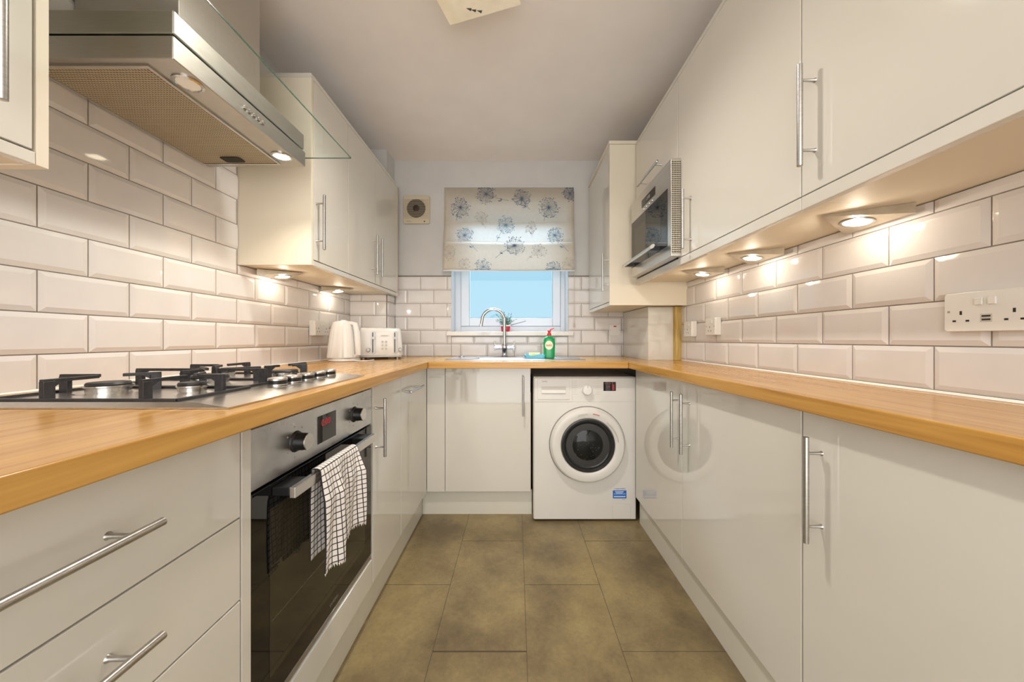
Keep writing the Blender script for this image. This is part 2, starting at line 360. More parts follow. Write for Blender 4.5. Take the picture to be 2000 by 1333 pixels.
# ------------------------------------------------------------------ metro tiles
def tile_region(b, face, plane, u0,u1,z0,z1, up, zp, mu, mz, sgn):
    """face 'x': plane X=plane, u is Y.  face 'y': plane Y=plane, u is X.  sgn = outward normal sign."""
    T,BV,PR = .007,.0125,.0045
    def P(u,z,h):
        return (plane+sgn*h,u,z) if face=='x' else (u,plane+sgn*h,z)
    b.mi=1
    g=[P(u0,z0,.0),P(u1,z0,.0),P(u1,z1,.0),P(u0,z1,.0)]; g2=[P(u0,z0,T-.0035),P(u1,z0,T-.0035),P(u1,z1,T-.0035),P(u0,z1,T-.0035)]
    b.hull2(g,g2); b.mi=0
    r0=int(math.floor((z0-zp)/mz))-1; r1=int(math.ceil((z1-zp)/mz))+1; G=.0015
    for r in range(r0,r1):
        za,zb=zp+r*mz,zp+(r+1)*mz; ph=up+(mu/2 if r%2 else 0)
        c0=int(math.floor((u0-ph)/mu))-1; c1=int(math.ceil((u1-ph)/mu))+1
        for c in range(c0,c1):
            ua,ub=ph+c*mu,ph+(c+1)*mu
            A,B_,Za,Zb=max(ua,u0)+G,min(ub,u1)-G,max(za,z0)+G,min(zb,z1)-G
            if B_-A<.006 or Zb-Za<.006: continue
            ia=BV if ua>=u0-1e-6 else .0006; ib=BV if ub<=u1+1e-6 else .0006
            ja=BV if za>=z0-1e-6 else .0006; jb=BV if zb<=z1+1e-6 else .0006
            if B_-A<ia+ib+.002: ia=ib=.0006
            if Zb-Za<ja+jb+.002: ja=jb=.0006
            lo=[P(A,Za,.001),P(B_,Za,.001),P(B_,Zb,.001),P(A,Zb,.001)]
            md=[P(A,Za,T-.0025),P(B_,Za,T-.0025),P(B_,Zb,T-.0025),P(A,Zb,T-.0025)]
            hi=[P(A+ia,Za+ja,T+PR-.0025),P(B_-ib,Za+ja,T+PR-.0025),P(B_-ib,Zb-jb,T+PR-.0025),P(A+ia,Zb-jb,T+PR-.0025)]
            b.rings([lo,md,hi],cap0=False)
b = MB()
tile_region(b,'x',XL,-.6,2.50,WT,.2772,.9714,-.0378,.207,.105,1)
tile_region(b,'x',XL,-.6,1.492,.2772,1.34,.9714,-.0378,.207,.105,1)
tile_region(b,'x',XL,1.492,2.50,.2772,.3165,.9714,-.0378,.207,.105,1)
tile_region(b,'y',2.50,XL+.008,-.922,WT,.3165,-1.0,-.036,.2035,.1022,-1)
tile_region(b,'x',-.922,2.50,YB,WT,.3165,2.55,-.036,.2035,.1022,1)
struct(b.build('trim_4',['tile','grout'],smooth=0))
b = MB()
tile_region(b,'y',YB,-.914,WX0,WT,.4776,-.726,-.036,.2035,.1022,-1)
tile_region(b,'y',YB,WX1,.812,WT,.4776,-.726,-.036,.2035,.1022,-1)
tile_region(b,'y',YB,WX0,WX1,WT,.019,-.726,-.036,.2035,.1022,-1)
struct(b.build('trim_5',['tile','grout'],smooth=0))
b = MB()
tile_region(b,'x',XR,-.6,2.127,WT,.334,.7416,-.0165,.2045,.1065,-1)
struct(b.build('trim_6',['tile','grout'],smooth=0))
# sealant beads where tiles meet the worktop
b = MB().prism([(XR-.007,-.6,WT),(XR-.013,-.6,WT+.0005),(XR-.007,-.6,WT+.006)],(0,2.72,0))
b.prism([(XL+.008,-.6,WT),(XL+.013,-.6,WT+.0005),(XL+.008,-.6,WT+.005)],(0,3.09,0))
struct(b.build('trim_7','silicone',smooth=0))
b = MB().box(-.914,WX0,YB-.009,YB,.4777,.4815).box(WX1,.812,YB-.009,YB,.4777,.4815)
struct(b.build('trim_8','grout',smooth=0))

# ------------------------------------------------------------------ window
FY=2.80
def frame(b,x0,x1,z0,z1,t0,tz0,t1,tz1,y0,y1):
    b.box(x0,x0+t0,y0,y1,z0,z1); b.box(x1-t1,x1,y0,y1,z0,z1); b.box(x0+t0,x1-t1,y0,y1,z0,z0+tz0); b.box(x0+t0,x1-t1,y0,y1,z1-tz1,z1)
b=MB(); frame(b,-.487,.390,.058,1.05,.046,.044,.036,.045,FY,FY+.07)
wn=struct(b.build('window_1','upvc',bevel=.002))
b=MB(); frame(b,-.439,.352,.104,1.003,.067,.064,.062,.06,FY-.012,FY+.05); o=b.build('window_sash','upvc',wn,bevel=.004)
b=MB(); frame(b,-.3715,.2895,.1685,.942,.003,.003,.003,.003,FY-.0135,FY-.011); b.build('rubber_seal','seam',wn,smooth=0)
box(-.372,.290,FY+.01,FY+.014,.168,.943).build('window_pane','pane',wn,smooth=0)
b=MB(); frame(b,-.4405,.3535,.1025,1.0045,.0015,.0015,.0015,.0015,FY-.001,FY+.001); b.build('sash_gap','seam',wn,smooth=0)
b=MB().box(-.522,.432,2.628,YB,.026,.0575).box(WX0+.003,WX1-.003,YB,FY,.036,.0575)
struct(b.build('trim_9','marble',bevel=.004))

# ------------------------------------------------------------------ worktops
LF,RF=-.497,.634      # where the long fronts meet the back run
def slab(pts): return MB().hull2([(x,y,WB) for x,y in pts],[(x,y,WT) for x,y in pts])
slab([(XL+.009,-.6),(LE+.004,-.6),(LF,BE),(LF-.006,YB-.001),(XL+.009,YB-.001)]).build('worktop','oak_y',bevel=.003,label='long oak-effect worktop carrying the gas hob along the left wall',cat='worktop')
slab([(XR-.008,-.6),(RE+.010,-.6),(RF,BE),(RF-.006,YB-.001),(XR-.008,YB-.001)]).build('worktop','oak_y',bevel=.003,label='narrow bare oak-effect worktop along the right wall',cat='worktop')
SBX0,SBX1,SBY0,SBY1=-.27,.080,2.20,2.50      # sink bowl
def q4(x0,x1,xa,xb,y0,y1,z): return [(x0,y0,z),(x1,y0,z),(xb,y1,z),(xa,y1,z)]
o_=lambda z:q4(LF+.0006,RF-.0006,LF-.0054,RF-.0066,BE,YB-.010,z); i_=lambda z:q4(SBX0-.008,SBX1+.008,SBX0-.008,SBX1+.008,SBY0-.008,SBY1+.008,z)
b=MB().rings([o_(WB),o_(WT),i_(WT),i_(WB),o_(WB)],False,False); bmesh.ops.remove_doubles(b.bm,verts=b.bm.verts,dist=1e-5)
b.build('worktop','oak_x',bevel=.003,label='short oak-effect worktop holding the sink below the window',cat='worktop')

# ------------------------------------------------------------------ base units
G=.0015
def base_cab(name,label,x_back,x_door,y0,y1,doors,handles,side,cat='base cabinet',cy1=None):
    """side=-1 left run (faces +x), side=+1 right run (faces -x)"""
    f = 1 if side<0 else -1
    t = thing(name,((x_back+x_door)/2,(y0+y1)/2,-.915),label,cat)
    xa = x_door-f*.019
    box(min(x_back,xa),max(x_back,xa),y0,cy1 or y1,-.914,WB-.001).build('carcass','carcass',t,smooth=0)
    for (a,b_,za,zb,nm),hd in zip(doors,handles):
        d = box(min(x_door-f*.018,x_door),max(x_door-f*.018,x_door),a+G,b_-G,za,zb).build(nm,'cab',t,bevel=.0015)
        if hd: handle(d,hd[0],hd[1],(f,0,0))
    return t
DB,DT=-.914,-.170
hx=BL+.035
base_cab('drawer_unit','cream gloss three-drawer unit left of the oven, nearest the viewer',XL+.01,BL,.084,.682,
  [(.084,.682,-.345,DT,'drawer'),(.084,.682,-.505,-.348,'drawer'),(.084,.682,DB,-.508,'drawer')],
  [((hx,.27,-.258),(hx,.498,-.258)),((hx,.27,-.419),(hx,.498,-.419)),((hx,.27,-.60),(hx,.498,-.60))],-1,'drawers')
base_cab('base_cabinet','cream gloss base cupboard behind the three-drawer unit, at the left frame edge',XL+.01,BL,-.6,.082,[(-.6,.082,DB,DT,'door')],[((hx,-.5,-.225),(hx,-.5,-.45))],-1)
t=thing('oven_housing',(-.86,1.0,-.915),'cream built-in oven housing with slim side strip and low panel','oven housing')
box(XL+.01,BL,.684,.708,-.914,WB-.001).build('side_panel','cab',t,bevel=.001)
box(XL+.01,BL-.02,1.3045,1.3075,-.914,WB-.001).build('side_panel','carcass',t)
box(BL-.018,BL,.7095,1.303,-.914,-.818).build('lower_panel','cab',t,bevel=.0015)
box(XL+.01,BL-.03,.709,1.304,-.914,-.83).build('base_board','carcass',t)
box(-1.1,BL-.02,.7095,1.303,-.175,WB-.001).build('top_rail','carcass',t)
base_cab('base_cabinet','narrow cream gloss cupboard with vertical bar handle right beside the oven',XL+.01,BL,1.309,1.6285,[(1.309,1.6285,DB,DT,'door')],[((hx,1.338,-.225),(hx,1.338,-.449))],-1)
base_cab('base_cabinet','cream gloss corner cupboard with a horizontal bar handle, left run',XL+.01,BL,1.630,2.098,[(1.630,2.098,DB,DT,'door')],[((hx,1.90,-.252),(hx,1.66,-.252))],-1)
# back run sink unit
t=thing('sink_cabinet',(-.2,2.35,-.915),'cream gloss sink cupboard under the window with blank corner panel','base cabinet')
box(-.53,.089,BB+.019,2.64,-.914,-.32).build('carcass','carcass',t)
box(BL+.001,-.4265,BB,BB+.018,DB,DT).build('corner_panel','cab',t,bevel=.001)
d=box(-.424,.086,BB,BB+.018,DB+.001,DT).build('door','cab',t,bevel=.0015)
handle(d,(.042,BB-.035,-.218),(.042,BB-.035,-.455),(0,-1,0),r=.0055)
# small rail above
box(-.53,.089,BB+.02,BB+.045,-.21,WB-.001).build('top_rail','carcass',t)
# right run
hx=BR-.035
base_cab('base_cabinet','cream gloss double cupboard with paired bar handles next to the washing machine',XR-.001,BR,.850,2.030,
  [(1.461,2.030,DB,DT,'door'),(.850,1.461,DB,DT,'door')],[((hx,1.484,-.221),(hx,1.484,-.459)),((hx,1.400,-.219),(hx,1.400,-.461))],1)
base_cab('base_cabinet','cream gloss cupboard with single long bar handle, nearest on the right',XR-.001,BR,-.37,.848,
  [(.245,.848,DB,DT,'door'),(-.37,.245,DB,DT,'door')],[((hx,.795,-.221),(hx,.795,-.463)),None],1)
# plinths
box(-.588,-.570,-.6,2.134,ZF,-.916).build('plinth','plinth',bevel=.001,label='long cream plinth board below the left-hand cupboards and oven',cat='plinth')
box(-.5695,.096,2.134,2.150,ZF,-.916).build('plinth','plinth',bevel=.001,label='short cream plinth board below the sink cupboard',cat='plinth')
box(.715,.733,-.6,2.030,ZF,-.916).build('plinth','plinth',bevel=.001,label='long cream plinth board below the right-hand cupboards',cat='plinth')

# ------------------------------------------------------------------ wall units
def wall_cab(label,side,xd,xw,y0,y1,zb,zt,doors,handles,ends=(True,True),cy1=None,peln=.024):
    f=1 if side<0 else -1
    t=thing('wall_cabinet',((xd+xw)/2,(y0+y1)/2,zb),label,'wall cabinet')
    def bx(xa,xb,*r): return box(min(xa,xb),max(xa,xb),*r)
    e0=y0+.018 if ends[0] else y0; e1=y1-.018 if ends[1] else y1
    bx(xw,xd-f*.0205,e0,cy1 or e1,zb+(.003 if f>0 else .0185),zt-.019).build('carcass','carcass',t,smooth=0)
    if cy1: bx(-.912,xd-f*.020,cy1,e1,zb+.003,zt-.019).build('carcass_return','carcass',t,smooth=0)
    xw2=xw if not cy1 else -.912
    bx(xw if not cy1 else xw,xd,y0,cy1 or y1,zt-.018,zt).build('top_panel','cab',t,bevel=.001)
    if cy1: bx(-.912,xd,cy1,y1,zt-.018,zt).build('top_panel','cab',t,bevel=.001)
    bx(xd-f*.020,xd,e0+.0003,e1-.0003,zb,zb+peln-.0015).build('pelmet','cab',t,bevel=.0015)
    if ends[0]: bx(xw,xd,y0,y0+.0175,zb,zt-.0185).build('end_panel','carcass',t,bevel=.001)
    if ends[1]: bx(xw2,xd,y1-.0175,y1,zb,zt-.0185).build('end_panel','carcass',t,bevel=.001)
    for (a,b_,za,zb_),hd in zip(doors,handles):
        d=bx(xd-f*.0185,xd,a+G,b_-G,za,zb_).build('door','cab',t,bevel=.0015)
        if hd: handle(d,hd[0],hd[1],(f,0,0))
    return t
ZBL,ZTL=.317,1.135
hx=UL+.035
wall_cab('cream wall cupboard in the top left corner, nearest the viewer',-1,UL,XL+.012,.02,.655,ZBL,ZTL,[(.038,.634,ZBL+.026,ZTL-.02)],[((hx,.572,.39),(hx,.572,.63))])
wall_cab('cream wall cupboard with one bar handle just right of the extractor hood',-1,UL,XL+.001,1.493,1.82,ZBL,ZTL,[(1.512,1.8195,ZBL+.026,ZTL-.02)],[((hx,1.530,.39),(hx,1.530,.63))],(True,False))
wall_cab('cream double-door wall cupboard above the kettle and toaster',-1,UL,XL+.001,1.8205,2.588,ZBL,ZTL,[(1.821,2.17,ZBL+.026,ZTL-.02),(2.17,2.57,ZBL+.026,ZTL-.02)],
  [((hx,2.118,.39),(hx,2.118,.63)),((hx,2.197,.39),(hx,2.197,.63))],(False,True),cy1=2.488)
ZBR,ZTR=.3165,1.150
hx=UR-.035
wall_cab('large cream wall cupboard at top right, nearest the viewer',1,UR,XR-.001,.10,.861,ZBR,ZTR,[(.12,.861,ZBR+.034,ZTR-.02)],[((hx,.822,.405),(hx,.822,.645))],(True,False),peln=.033)
wall_cab('large cream wall cupboard between the nearest one and the microwave',1,UR,XR-.001,.8615,1.517,ZBR,ZTR,[(.8615,1.517,ZBR+.034,ZTR-.02)],[((hx,1.402,.362),(hx,1.402,.602))],(False,False),peln=.033)
# microwave housing
t=thing('microwave_housing',(.86,1.78,ZBR),'cream wall housing around the microwave, with lift-up door and horizontal handle','wall cabinet')
box(UR+.0205,XR-.001,1.518,2.05,.335,.345).build('base_board','carcass',t)
box(UR+.02,XR-.001,1.518,2.05,.775,ZTR-.019).build('carcass','carcass',t)
box(UR,XR-.001,1.518,2.05,ZTR-.018,ZTR).build('top_panel','cab',t)
box(UR,UR+.02,1.518,2.05,ZBR,.348).build('pelmet','cab',t,bevel=.0015)
box(UR+.02,XR-.001,1.518,1.532,.346,.774).build('side_panel','carcass',t)
box(UR,XR-.001,2.03,2.05,.349,.774).build('side_panel','cab',t)
d=box(UR,UR+.0185,1.5195,2.0485,.779,ZTR-.02).build('lift_up_door','cab',t,bevel=.0015)
handle(d,(hx,1.65,.84),(hx,1.925,.84),(-1,0,0))
# corner unit
t=thing('wall_cabinet',(.78,2.35,.20),'tall cream corner wall cupboard right of the window blind, hung lower','wall cabinet')
box(.57,XR-.001,2.078,2.655,.203,1.145).build('carcass','carcass',t)
box(.55,XR-.001,2.06,2.0775,.20,1.145).build('end_panel','carcass',t,bevel=.001)
box(.545,XR-.001,2.055,2.655,1.1455,1.165).build('top_panel','carcass',t,bevel=.001)
box(.555,.57,2.0775,2.655,.20,.221).build('pelmet','cab',t)
d=box(.551,.5695,2.079,2.645,.223,1.144).build('door','cab',t,bevel=.0015)
handle(d,(.516,2.09,.285),(.516,2.09,.51),(-1,0,0))

# ------------------------------------------------------------------ extractor hood
t=thing('extractor_hood',(-1.0,1.085,.66),'stainless steel chimney extractor hood with clear glass canopy above the gas hob','extractor hood')
b=MB()
hy0,hy1,hX=.826,1.346,-.808
b.box(XL+.012,hX,hy0,hy1,.661,.717)
b.build('lower_body','hoodsteel',t,bevel=.003)
box(XL+.012,hX-.003,hy0+.004,hy1-.004,.7245,.782).build('upper_body','hoodsteel',t,bevel=.004)
b=MB().box(XL+.014,-.657,.69,1.394,.7188,.7225); gp=b.build('glass_canopy','glass',t,smooth=0)
MB().box(-.657,-.6555,.69,1.394,.7188,.7225).box(XL+.014,-.657,1.394,1.3955,.7188,.7225).build('glass_edge','glassedge',gp,smooth=0)
box(XL+.012,-.90,.935,1.233,.7825,ZC-.002).build('chimney','hoodsteel',t,bevel=.002)
box(-1.165,-.892,.85,1.31,.6575,.6605).build('filter','filter',t,smooth=0)
b=MB(); y0,y1,x0,x1=.842,1.318,-1.173,-.884
b.box(x0,x1,y0,y0+.007,.656,.6608).box(x0,x1,y1-.007,y1,.656,.6608).box(x0,x0+.007,y0+.007,y1-.007,.656,.6608).box(x1-.007,x1,y0+.007,y1-.007,.656,.6608)
b.build('filter_frame','steel',t,smooth=0)
b=MB().rbox(-1.07,-1.0,1.262,1.300,.655,.6573,.008); b.build('filter_catch','dark',t)
for (ly,mt,lb) in ((.905,'lensoff','unlit lamp'),(1.266,'lens','lit lamp')):
    s=MB().lathe((-.846,ly,.661),(0,0,-1),[(.033,-.002),(.033,.003),(.027,.0045),(.0255,.002)],32).build('lamp_bezel','chrome',t)
    MB().lathe((-.846,ly,.6595),(0,0,-1),[(.025,0),(.025,.001)],32).build('lamp',mt,s,label=lb)
for k in range(5):
    MB().lathe((hX,1.045+k*.0185,.690),(1,0,0),[(.006,-.002),(.006,.005),(.004,.0065)],14).build('button','chrome',t)
light('hood_lamp_light','SPOT',(-.846,1.266,.652),8,WARM,.012,(0,0,0),spot=math.radians(120),blend=.8)

# ------------------------------------------------------------------ under-cabinet triangle lamps
def tri_lamp(label,cx,cy,zt,side,grp,e):
    f=1 if side<0 else -1     # room side direction in x
    xw=cx-f*.066; xa=cx+f*.085
    t=thing('under_cabinet_lamp',(cx,cy,zt-.03),label,'cabinet lamp',grp)
    A=[(xw,cy-.092,zt),(xw,cy+.092,zt),(xa,cy,zt)]; B=[(xw,cy-.092,zt-.026),(xw,cy+.092,zt-.026),(xa,cy,zt-.004)]
    MB().hull2(A,B).build('housing','lamphouse',t,smooth=0)
    sl=Vector((f*.151,0,.022)).normalized(); nrm=Vector((f*.022,0,-.151)).normalized()
    c=Vector((cx-f*.012,cy,zt-.0185))
    s=MB().lathe(c,nrm,[(.036,-.004),(.036,.0012),(.031,.0022),(.029,.0005)],32).build('bezel','nickel',t)
    MB().lathe(c+nrm*.0008,nrm,[(.0285,0),(.0285,.001)],32).build('lens','lens',s)
    light('under_cabinet_lamp_light','POINT',(c.x+nrm.x*.013,c.y,c.z+nrm.z*.013),e,WARM,.010)
GR='triangular under-cabinet lamps'
tri_lamp('triangular lit lamp under the near right wall cupboard, largest in view',.908,.946,.3345,1,GR,.6)
tri_lamp('triangular lit lamp on the right, middle one of the three',.908,1.366,.3345,1,GR,.6)
tri_lamp('triangular lit lamp below the microwave housing',.896,1.71,.3345,1,GR,.6)
tri_lamp('triangular lit lamp under the single wall cupboard beside the hood',-1.10,1.67,ZBL-.0005,-1,GR,.6)
tri_lamp('triangular lit lamp above the kettle, under the double wall cupboard',-1.10,2.19,ZBL-.0005,-1,GR,.6)

# ------------------------------------------------------------------ ceiling light
t=thing('ceiling_light',(-.20,1.21,1.25),'square cream printed-glass ceiling light cut by the top of the frame','ceiling light')
a=math.radians(-17); ca,sa=math.cos(a),math.sin(a); cc=Vector((-.168,1.235)); hs=.150
def rot(u,v,z): return (cc.x+u*ca-v*sa,cc.y+u*sa+v*ca,z)
A=[rot(-hs,-hs,1.272),rot(hs,-hs,1.272),rot(hs,hs,1.272),rot(-hs,hs,1.272)]; B=[(p[0],p[1],1.280) for p in A]
MB().hull2(A,B).build('glass_shade','glassshade',t,bevel=.003)
b=MB(); 
for (u,v) in ((-.04,.11),(-.02,.12),(-.055,.10)): b.prism([rot(u,v,1.2712),rot(u+.02,v+.006,1.2712),rot(u+.012,v+.016,1.2712)],(0,0,.0006))
b.build('leaf_print','twig',t)
MB().lathe((cc.x,cc.y,ZC),(0,0,-1),[(.06,0),(.06,.02),(.012,.03),(.012,.09),(.016,.092),(.004,.1)],24).build('ceiling_mount','chrome',t)

# ------------------------------------------------------------------ oven
t=thing('oven',(-.8,1.0,-.81),'built-in electric oven with smeared steel control panel and black glass door','oven')
oy0,oy1=.7105,1.3025
OX=-.538
box(-1.05,OX-.022,oy0+.01,oy1-.01,-.80,-.19).build('oven_body','black',t)
f=box(OX-.02,OX,oy0,oy1,-.312,-.184).build('control_panel','fascia',t,bevel=.002)
for ky,kz in ((.858,-.250),(1.166,-.250)):
    k=MB().lathe((OX,ky,kz),(1,0,0),[(.026,0),(.0245,.003),(.0215,.005),(.0200,.030)],32).build('knob','black',f)
    MB().lathe((OX+.030,ky,kz),(1,0,0),[(.0203,0),(.0203,.0015),(.019,.0025)],32).build('knob_cap','steel',k)
    b=MB()
    for j in range(7):
        an=math.radians(-60+j*50); q=(OX+.0001,ky+.037*math.sin(an),kz+.037*math.cos(an))
        b.box(OX,OX+.0005,q[1]-.002,q[1]+.002,q[2]-.002,q[2]+.002)
    b.build('dial_marks','sticker' if 0 else 'greyprint',f)
ds=box(OX,OX+.001,.950,1.046,-.286,-.211).build('display','blackglass',f)
text('clock_digits','0:00',.026,(OX+.0012,.990,-.233),(0,1,0),(0,0,1),'led',ds)
# door
d=box(OX-.020,OX,oy0,oy1,-.797,-.318).build('door','blackglass',t,bevel=.002)
box(OX,OX+.0006,oy0+.055,oy1-.055,-.742,-.372).build('door_window','ovenpane',d)
b=MB()
for z in (-.500,-.62): b.box(OX+.0006,OX+.001,oy0+.06,oy1-.06,z-.001,z)
b.build('rack_lines','nickel',d,smooth=0)
text('door_lettering','LAMONA',.011,(OX+.0008,1.035,-.772),(0,1,0),(0,0,1),'nickel',d)
box(OX,-.4985,.772,.835,-.346,-.326).build('handle_bracket','black',d,bevel=.002); box(OX,-.4985,1.150,1.21,-.346,-.326).build('handle_bracket','black',d,bevel=.002)
MB().box(-.498,-.484,.769,1.2135,-.350,-.3255).build('handle','steel',d,bevel=.002)
box(OX-.018,OX-.001,oy0,oy1,-.815,-.799).build('lower_trim','nickel',t,bevel=.001)

# ------------------------------------------------------------------ tea towel
def towel():
    me=bpy.data.meshes.new('tea_towel'); bm=bmesh.new(); uvl=bm.loops.layers.uv.new('UVMap')
    NU,NV=44,84
    prof=[]     # v in metres along cloth: back flap (negative) -> over bar -> front flap
    back,front=.235,.265
    grid=[]; uvs=[]
    for j in range(NV+1):
        v=-back+(back+front)*j/NV; row=[]; ru=[]
        for i in range(NU+1):
            u=i/NU
            y=.858+.200*u
            hang=max(0,abs(v)-.012)
            k=min(1,hang/.08)
            rip=.010*k*math.sin(u*8.5-.5)+.006*k*math.sin(u*19+hang*9)
            y2=y+.035*hang*math.sin(u*3.2+.6)-.02*hang*(1-u)
            if v<-.012: x=-.4995-.004*k+rip*.35; z=-.3215-(-v-.012)
            elif v<.012:
                an=(v+.012)/.024*math.pi; x=-.4915-.0095*math.cos(an); z=-.3225+.0035*math.sin(an)
            else:
                x=-.4805+.004*k+max(-.0015,rip*1.2+.008*k); z=-.3225-(v-.012)
                z+=.030*max(0,min(1,(u-.52)/.12))*hang/.26
                z+=.004*math.sin(u*16)*hang/.26
            row.append(bm.verts.new((x,y2,z+H))); ru.append((u*.235,v+.3))
        grid.append(row); uvs.append(ru)
    for j in range(NV):
        for i in range(NU):
            f=bm.faces.new((grid[j][i],grid[j][i+1],grid[j+1][i+1],grid[j+1][i]))
            for lp,q in zip(f.loops,(uvs[j][i],uvs[j][i+1],uvs[j+1][i+1],uvs[j+1][i])): lp[uvl].uv=q
    # frayed fringe below the front hem
    for i in range(NU):
        a=grid[NV][i].co; c=grid[NV][i+1].co; m_=(a+c)/2
        f=bm.faces.new((bm.verts.new(a),bm.verts.new(a.lerp(c,.7)),bm.verts.new(m_+Vector((0,0,-.007-.004*random.random())))))
        for lp in f.loops: lp[uvl].uv=(.005,.008)
    off=Vector((-.49,.95,H-.6)); bmesh.ops.translate(bm,verts=bm.verts,vec=-off)
    bmesh.ops.recalc_face_normals(bm,faces=bm.faces)
    bm.to_mesh(me); bm.free(); me.materials.append(M['towel']); me.shade_smooth()
    o=bpy.data.objects.new('tea_towel',me); C.objects.link(o); o.location=off
    s=o.modifiers.new('thick','SOLIDIFY'); s.thickness=.0022; s.offset=1
    tag(o,'black and white checked tea towel hanging over the oven door handle','towel')
towel()

# ------------------------------------------------------------------ gas hob
t=thing('gas_hob',(-.78,.925,WT),'stainless steel five-burner gas hob with cast iron supports set in the left worktop','hob')
hx0,hx1,h0,h1=-1.04,-.525,.640,1.215
def ring_rect(x0,x1,y0,y1,z): return [(x0,y0,z),(x1,y0,z),(x1,y1,z),(x0,y1,z)]
b=MB().rings([ring_rect(hx0,hx1,h0,h1,WT+.0005),ring_rect(hx0,hx1,h0,h1,WT+.003),ring_rect(hx0+.012,hx1-.075,h0+.012,h1-.012,WT+.011),ring_rect(hx0+.02,hx1-.085,h0+.02,h1-.02,WT+.0105)])
b.build('hob_plate','steel',t,smooth=20)
HT=WT+.0108
burn=[(-.905,.780,.037),(-.715,.775,.026),(-.815,.930,.045),(-.905,1.085,.030),(-.715,1.085,.037)]
for (x,y,r) in burn:
    s=MB().lathe((x,y,HT-.001),(0,0,1),[(r*1.55,0),(r*1.2,.002),(r*.95,.004),(r*.95,.012),(r*1.06,.014),(r*1.06,.017),(r*.8,.0175)],32).build('burner','steel',t)
    MB().lathe((x,y,HT+.0168),(0,0,1),[(r*.95,0),(r*.97,.002),(r*.9,.006),(r*.2,.0065)],32).build('burner_cap','iron',s)
kz=WT+.009
for k in range(5):
    y=.900+k*.061
    s=MB().lathe((-.612,y,kz-.003),(0,0,1),[(.0195,0),(.0195,.004),(.021,.006),(.0215,.018)],28).build('knob','black',t)
    MB().lathe((-.612,y,kz+.0145),(0,0,1),[(.0225,0),(.0225,.004),(.021,.006),(.012,.0075)],28).build('knob_top','steel',s)
    MB().lathe((-.612,y,kz+.002),(0,0,1),[(.0222,0),(.0222,.003)],28).build('knob_ring','steel',s)
def support(x0,x1,y0,y1,cs):
    """cast-iron pan support: legs at corners, low frame, fingers towards each burner centre"""
    b=MB(); zt=HT+.040; th=.0075
    def bar(p,q,z0,z1,w=.004):
        p=Vector((p[0],p[1],0)); q=Vector((q[0],q[1],0)); d=(q-p).normalized(); n=Vector((-d.y,d.x,0))*w
        P=[p+n,p-n,q-n,q+n]; b.hull2([(v.x,v.y,z0) for v in P],[(v.x,v.y,z1) for v in P])
    def finger(cx,cy,px,py,r):
        dx,dy=px-cx,py-cy; l=math.hypot(dx,dy); ux,uy=dx/l,dy/l
        e=(px,py); i=(cx+ux*r*.55,cy+uy*r*.55)
        bar(e,i,zt-.007,zt)
        # leg with a sloping shoulder
        q=(px-ux*.018,py-uy*.018); bar(e,q,HT-.001,zt-.004,.005)
        q2=(px-ux*.032,py-uy*.032); n=(-uy*.004,ux*.004)
        A=[(q[0]+n[0],q[1]+n[1],zt-.016),(q[0]+n[0],q[1]+n[1],zt-.006),(q2[0]+n[0],q2[1]+n[1],zt-.006)]
        B=[(p[0]-2*n[0],p[1]-2*n[1],p[2]) for p in A]; b.hull2(A,B)
    for (cx,cy,r,pts) in cs:
        for (px,py) in pts: finger(cx,cy,px,py,r)
    # low frame round the edge
    fr=[(x0,y0),(x1,y0),(x1,y1),(x0,y1)]
    for k in range(4): bar(fr[k],fr[(k+1)%4],HT-.0005,HT+.005,.004)
    b.build('pan_support','iron',t,bevel=.0012)
support(-1.012,-.640,.662,.842,[(-.905,.780,.037,[(-1.005,.775),(-.905,.668),(-.845,.836)]),(-.715,.775,.026,[(-.645,.775),(-.715,.668),(-.745,.838)])])
support(-1.012,-.655,.850,1.008,[(-.815,.930,.045,[(-1.005,.930),(-.662,.930),(-.815,.854),(-.90,1.004),(-.73,1.004)])])
support(-1.012,-.650,1.016,1.196,[(-.905,1.085,.030,[(-1.005,1.085),(-.905,1.190),(-.88,1.020)]),(-.715,1.085,.037,[(-.656,1.10),(-.715,1.190),(-.73,1.020)])])

# ------------------------------------------------------------------ microwave
t=thing('microwave',(.80,1.74,.35),'built-in stainless microwave with dark glass door in the right wall units','microwave')
my0,my1,mX=1.485,2.000,.656
mz0,mz1=.352,.768
box(mX+.046,XR-.03,1.534,2.028,.3455,mz1+.004).build('oven_body','black',t)
box(mX,mX+.0435,my0,my1,mz0,mz1).build('front_frame','steel',t,bevel=.002)
box(mX+.003,mX+.040,my0-.0015,my0,mz0+.012,mz1-.010).build('side_vent','grille',t,smooth=0)
b=MB().box(mX-.0012,mX,my0+.035,my1-.012,mz0+.05,mz1-.115); dd=b.build('door_glass','blackglass',t)
MB().box(mX-.0018,mX-.0012,my0+.10,my1-.07,mz0+.10,mz1-.165).build('door_window','ovenpane',dd)
dp=MB().box(mX-.001,mX,1.655,1.83,mz1-.085,mz1-.045).build('display','blackglass',t)
text('display_digits','12:00',.022,(mX-.0013,1.742,mz1-.064),(0,-1,0),(0,0,1),'greyprint',dp)
for k in range(4): MB().lathe((mX,1.69+k*.037,mz1-.099),(-1,0,0),[(.006,0),(.005,.003)],12).build('button','chrome',t)
box(mX-.045,mX,1.60,1.64,.405,.425).build('handle_bracket','black',t); box(mX-.045,mX,1.94,1.97,.405,.425).build('handle_bracket','black',t)
MB().tube([(mX-.048,1.565,.415),(mX-.048,1.990,.415)],.013,16,.6).build('handle','steel',t)

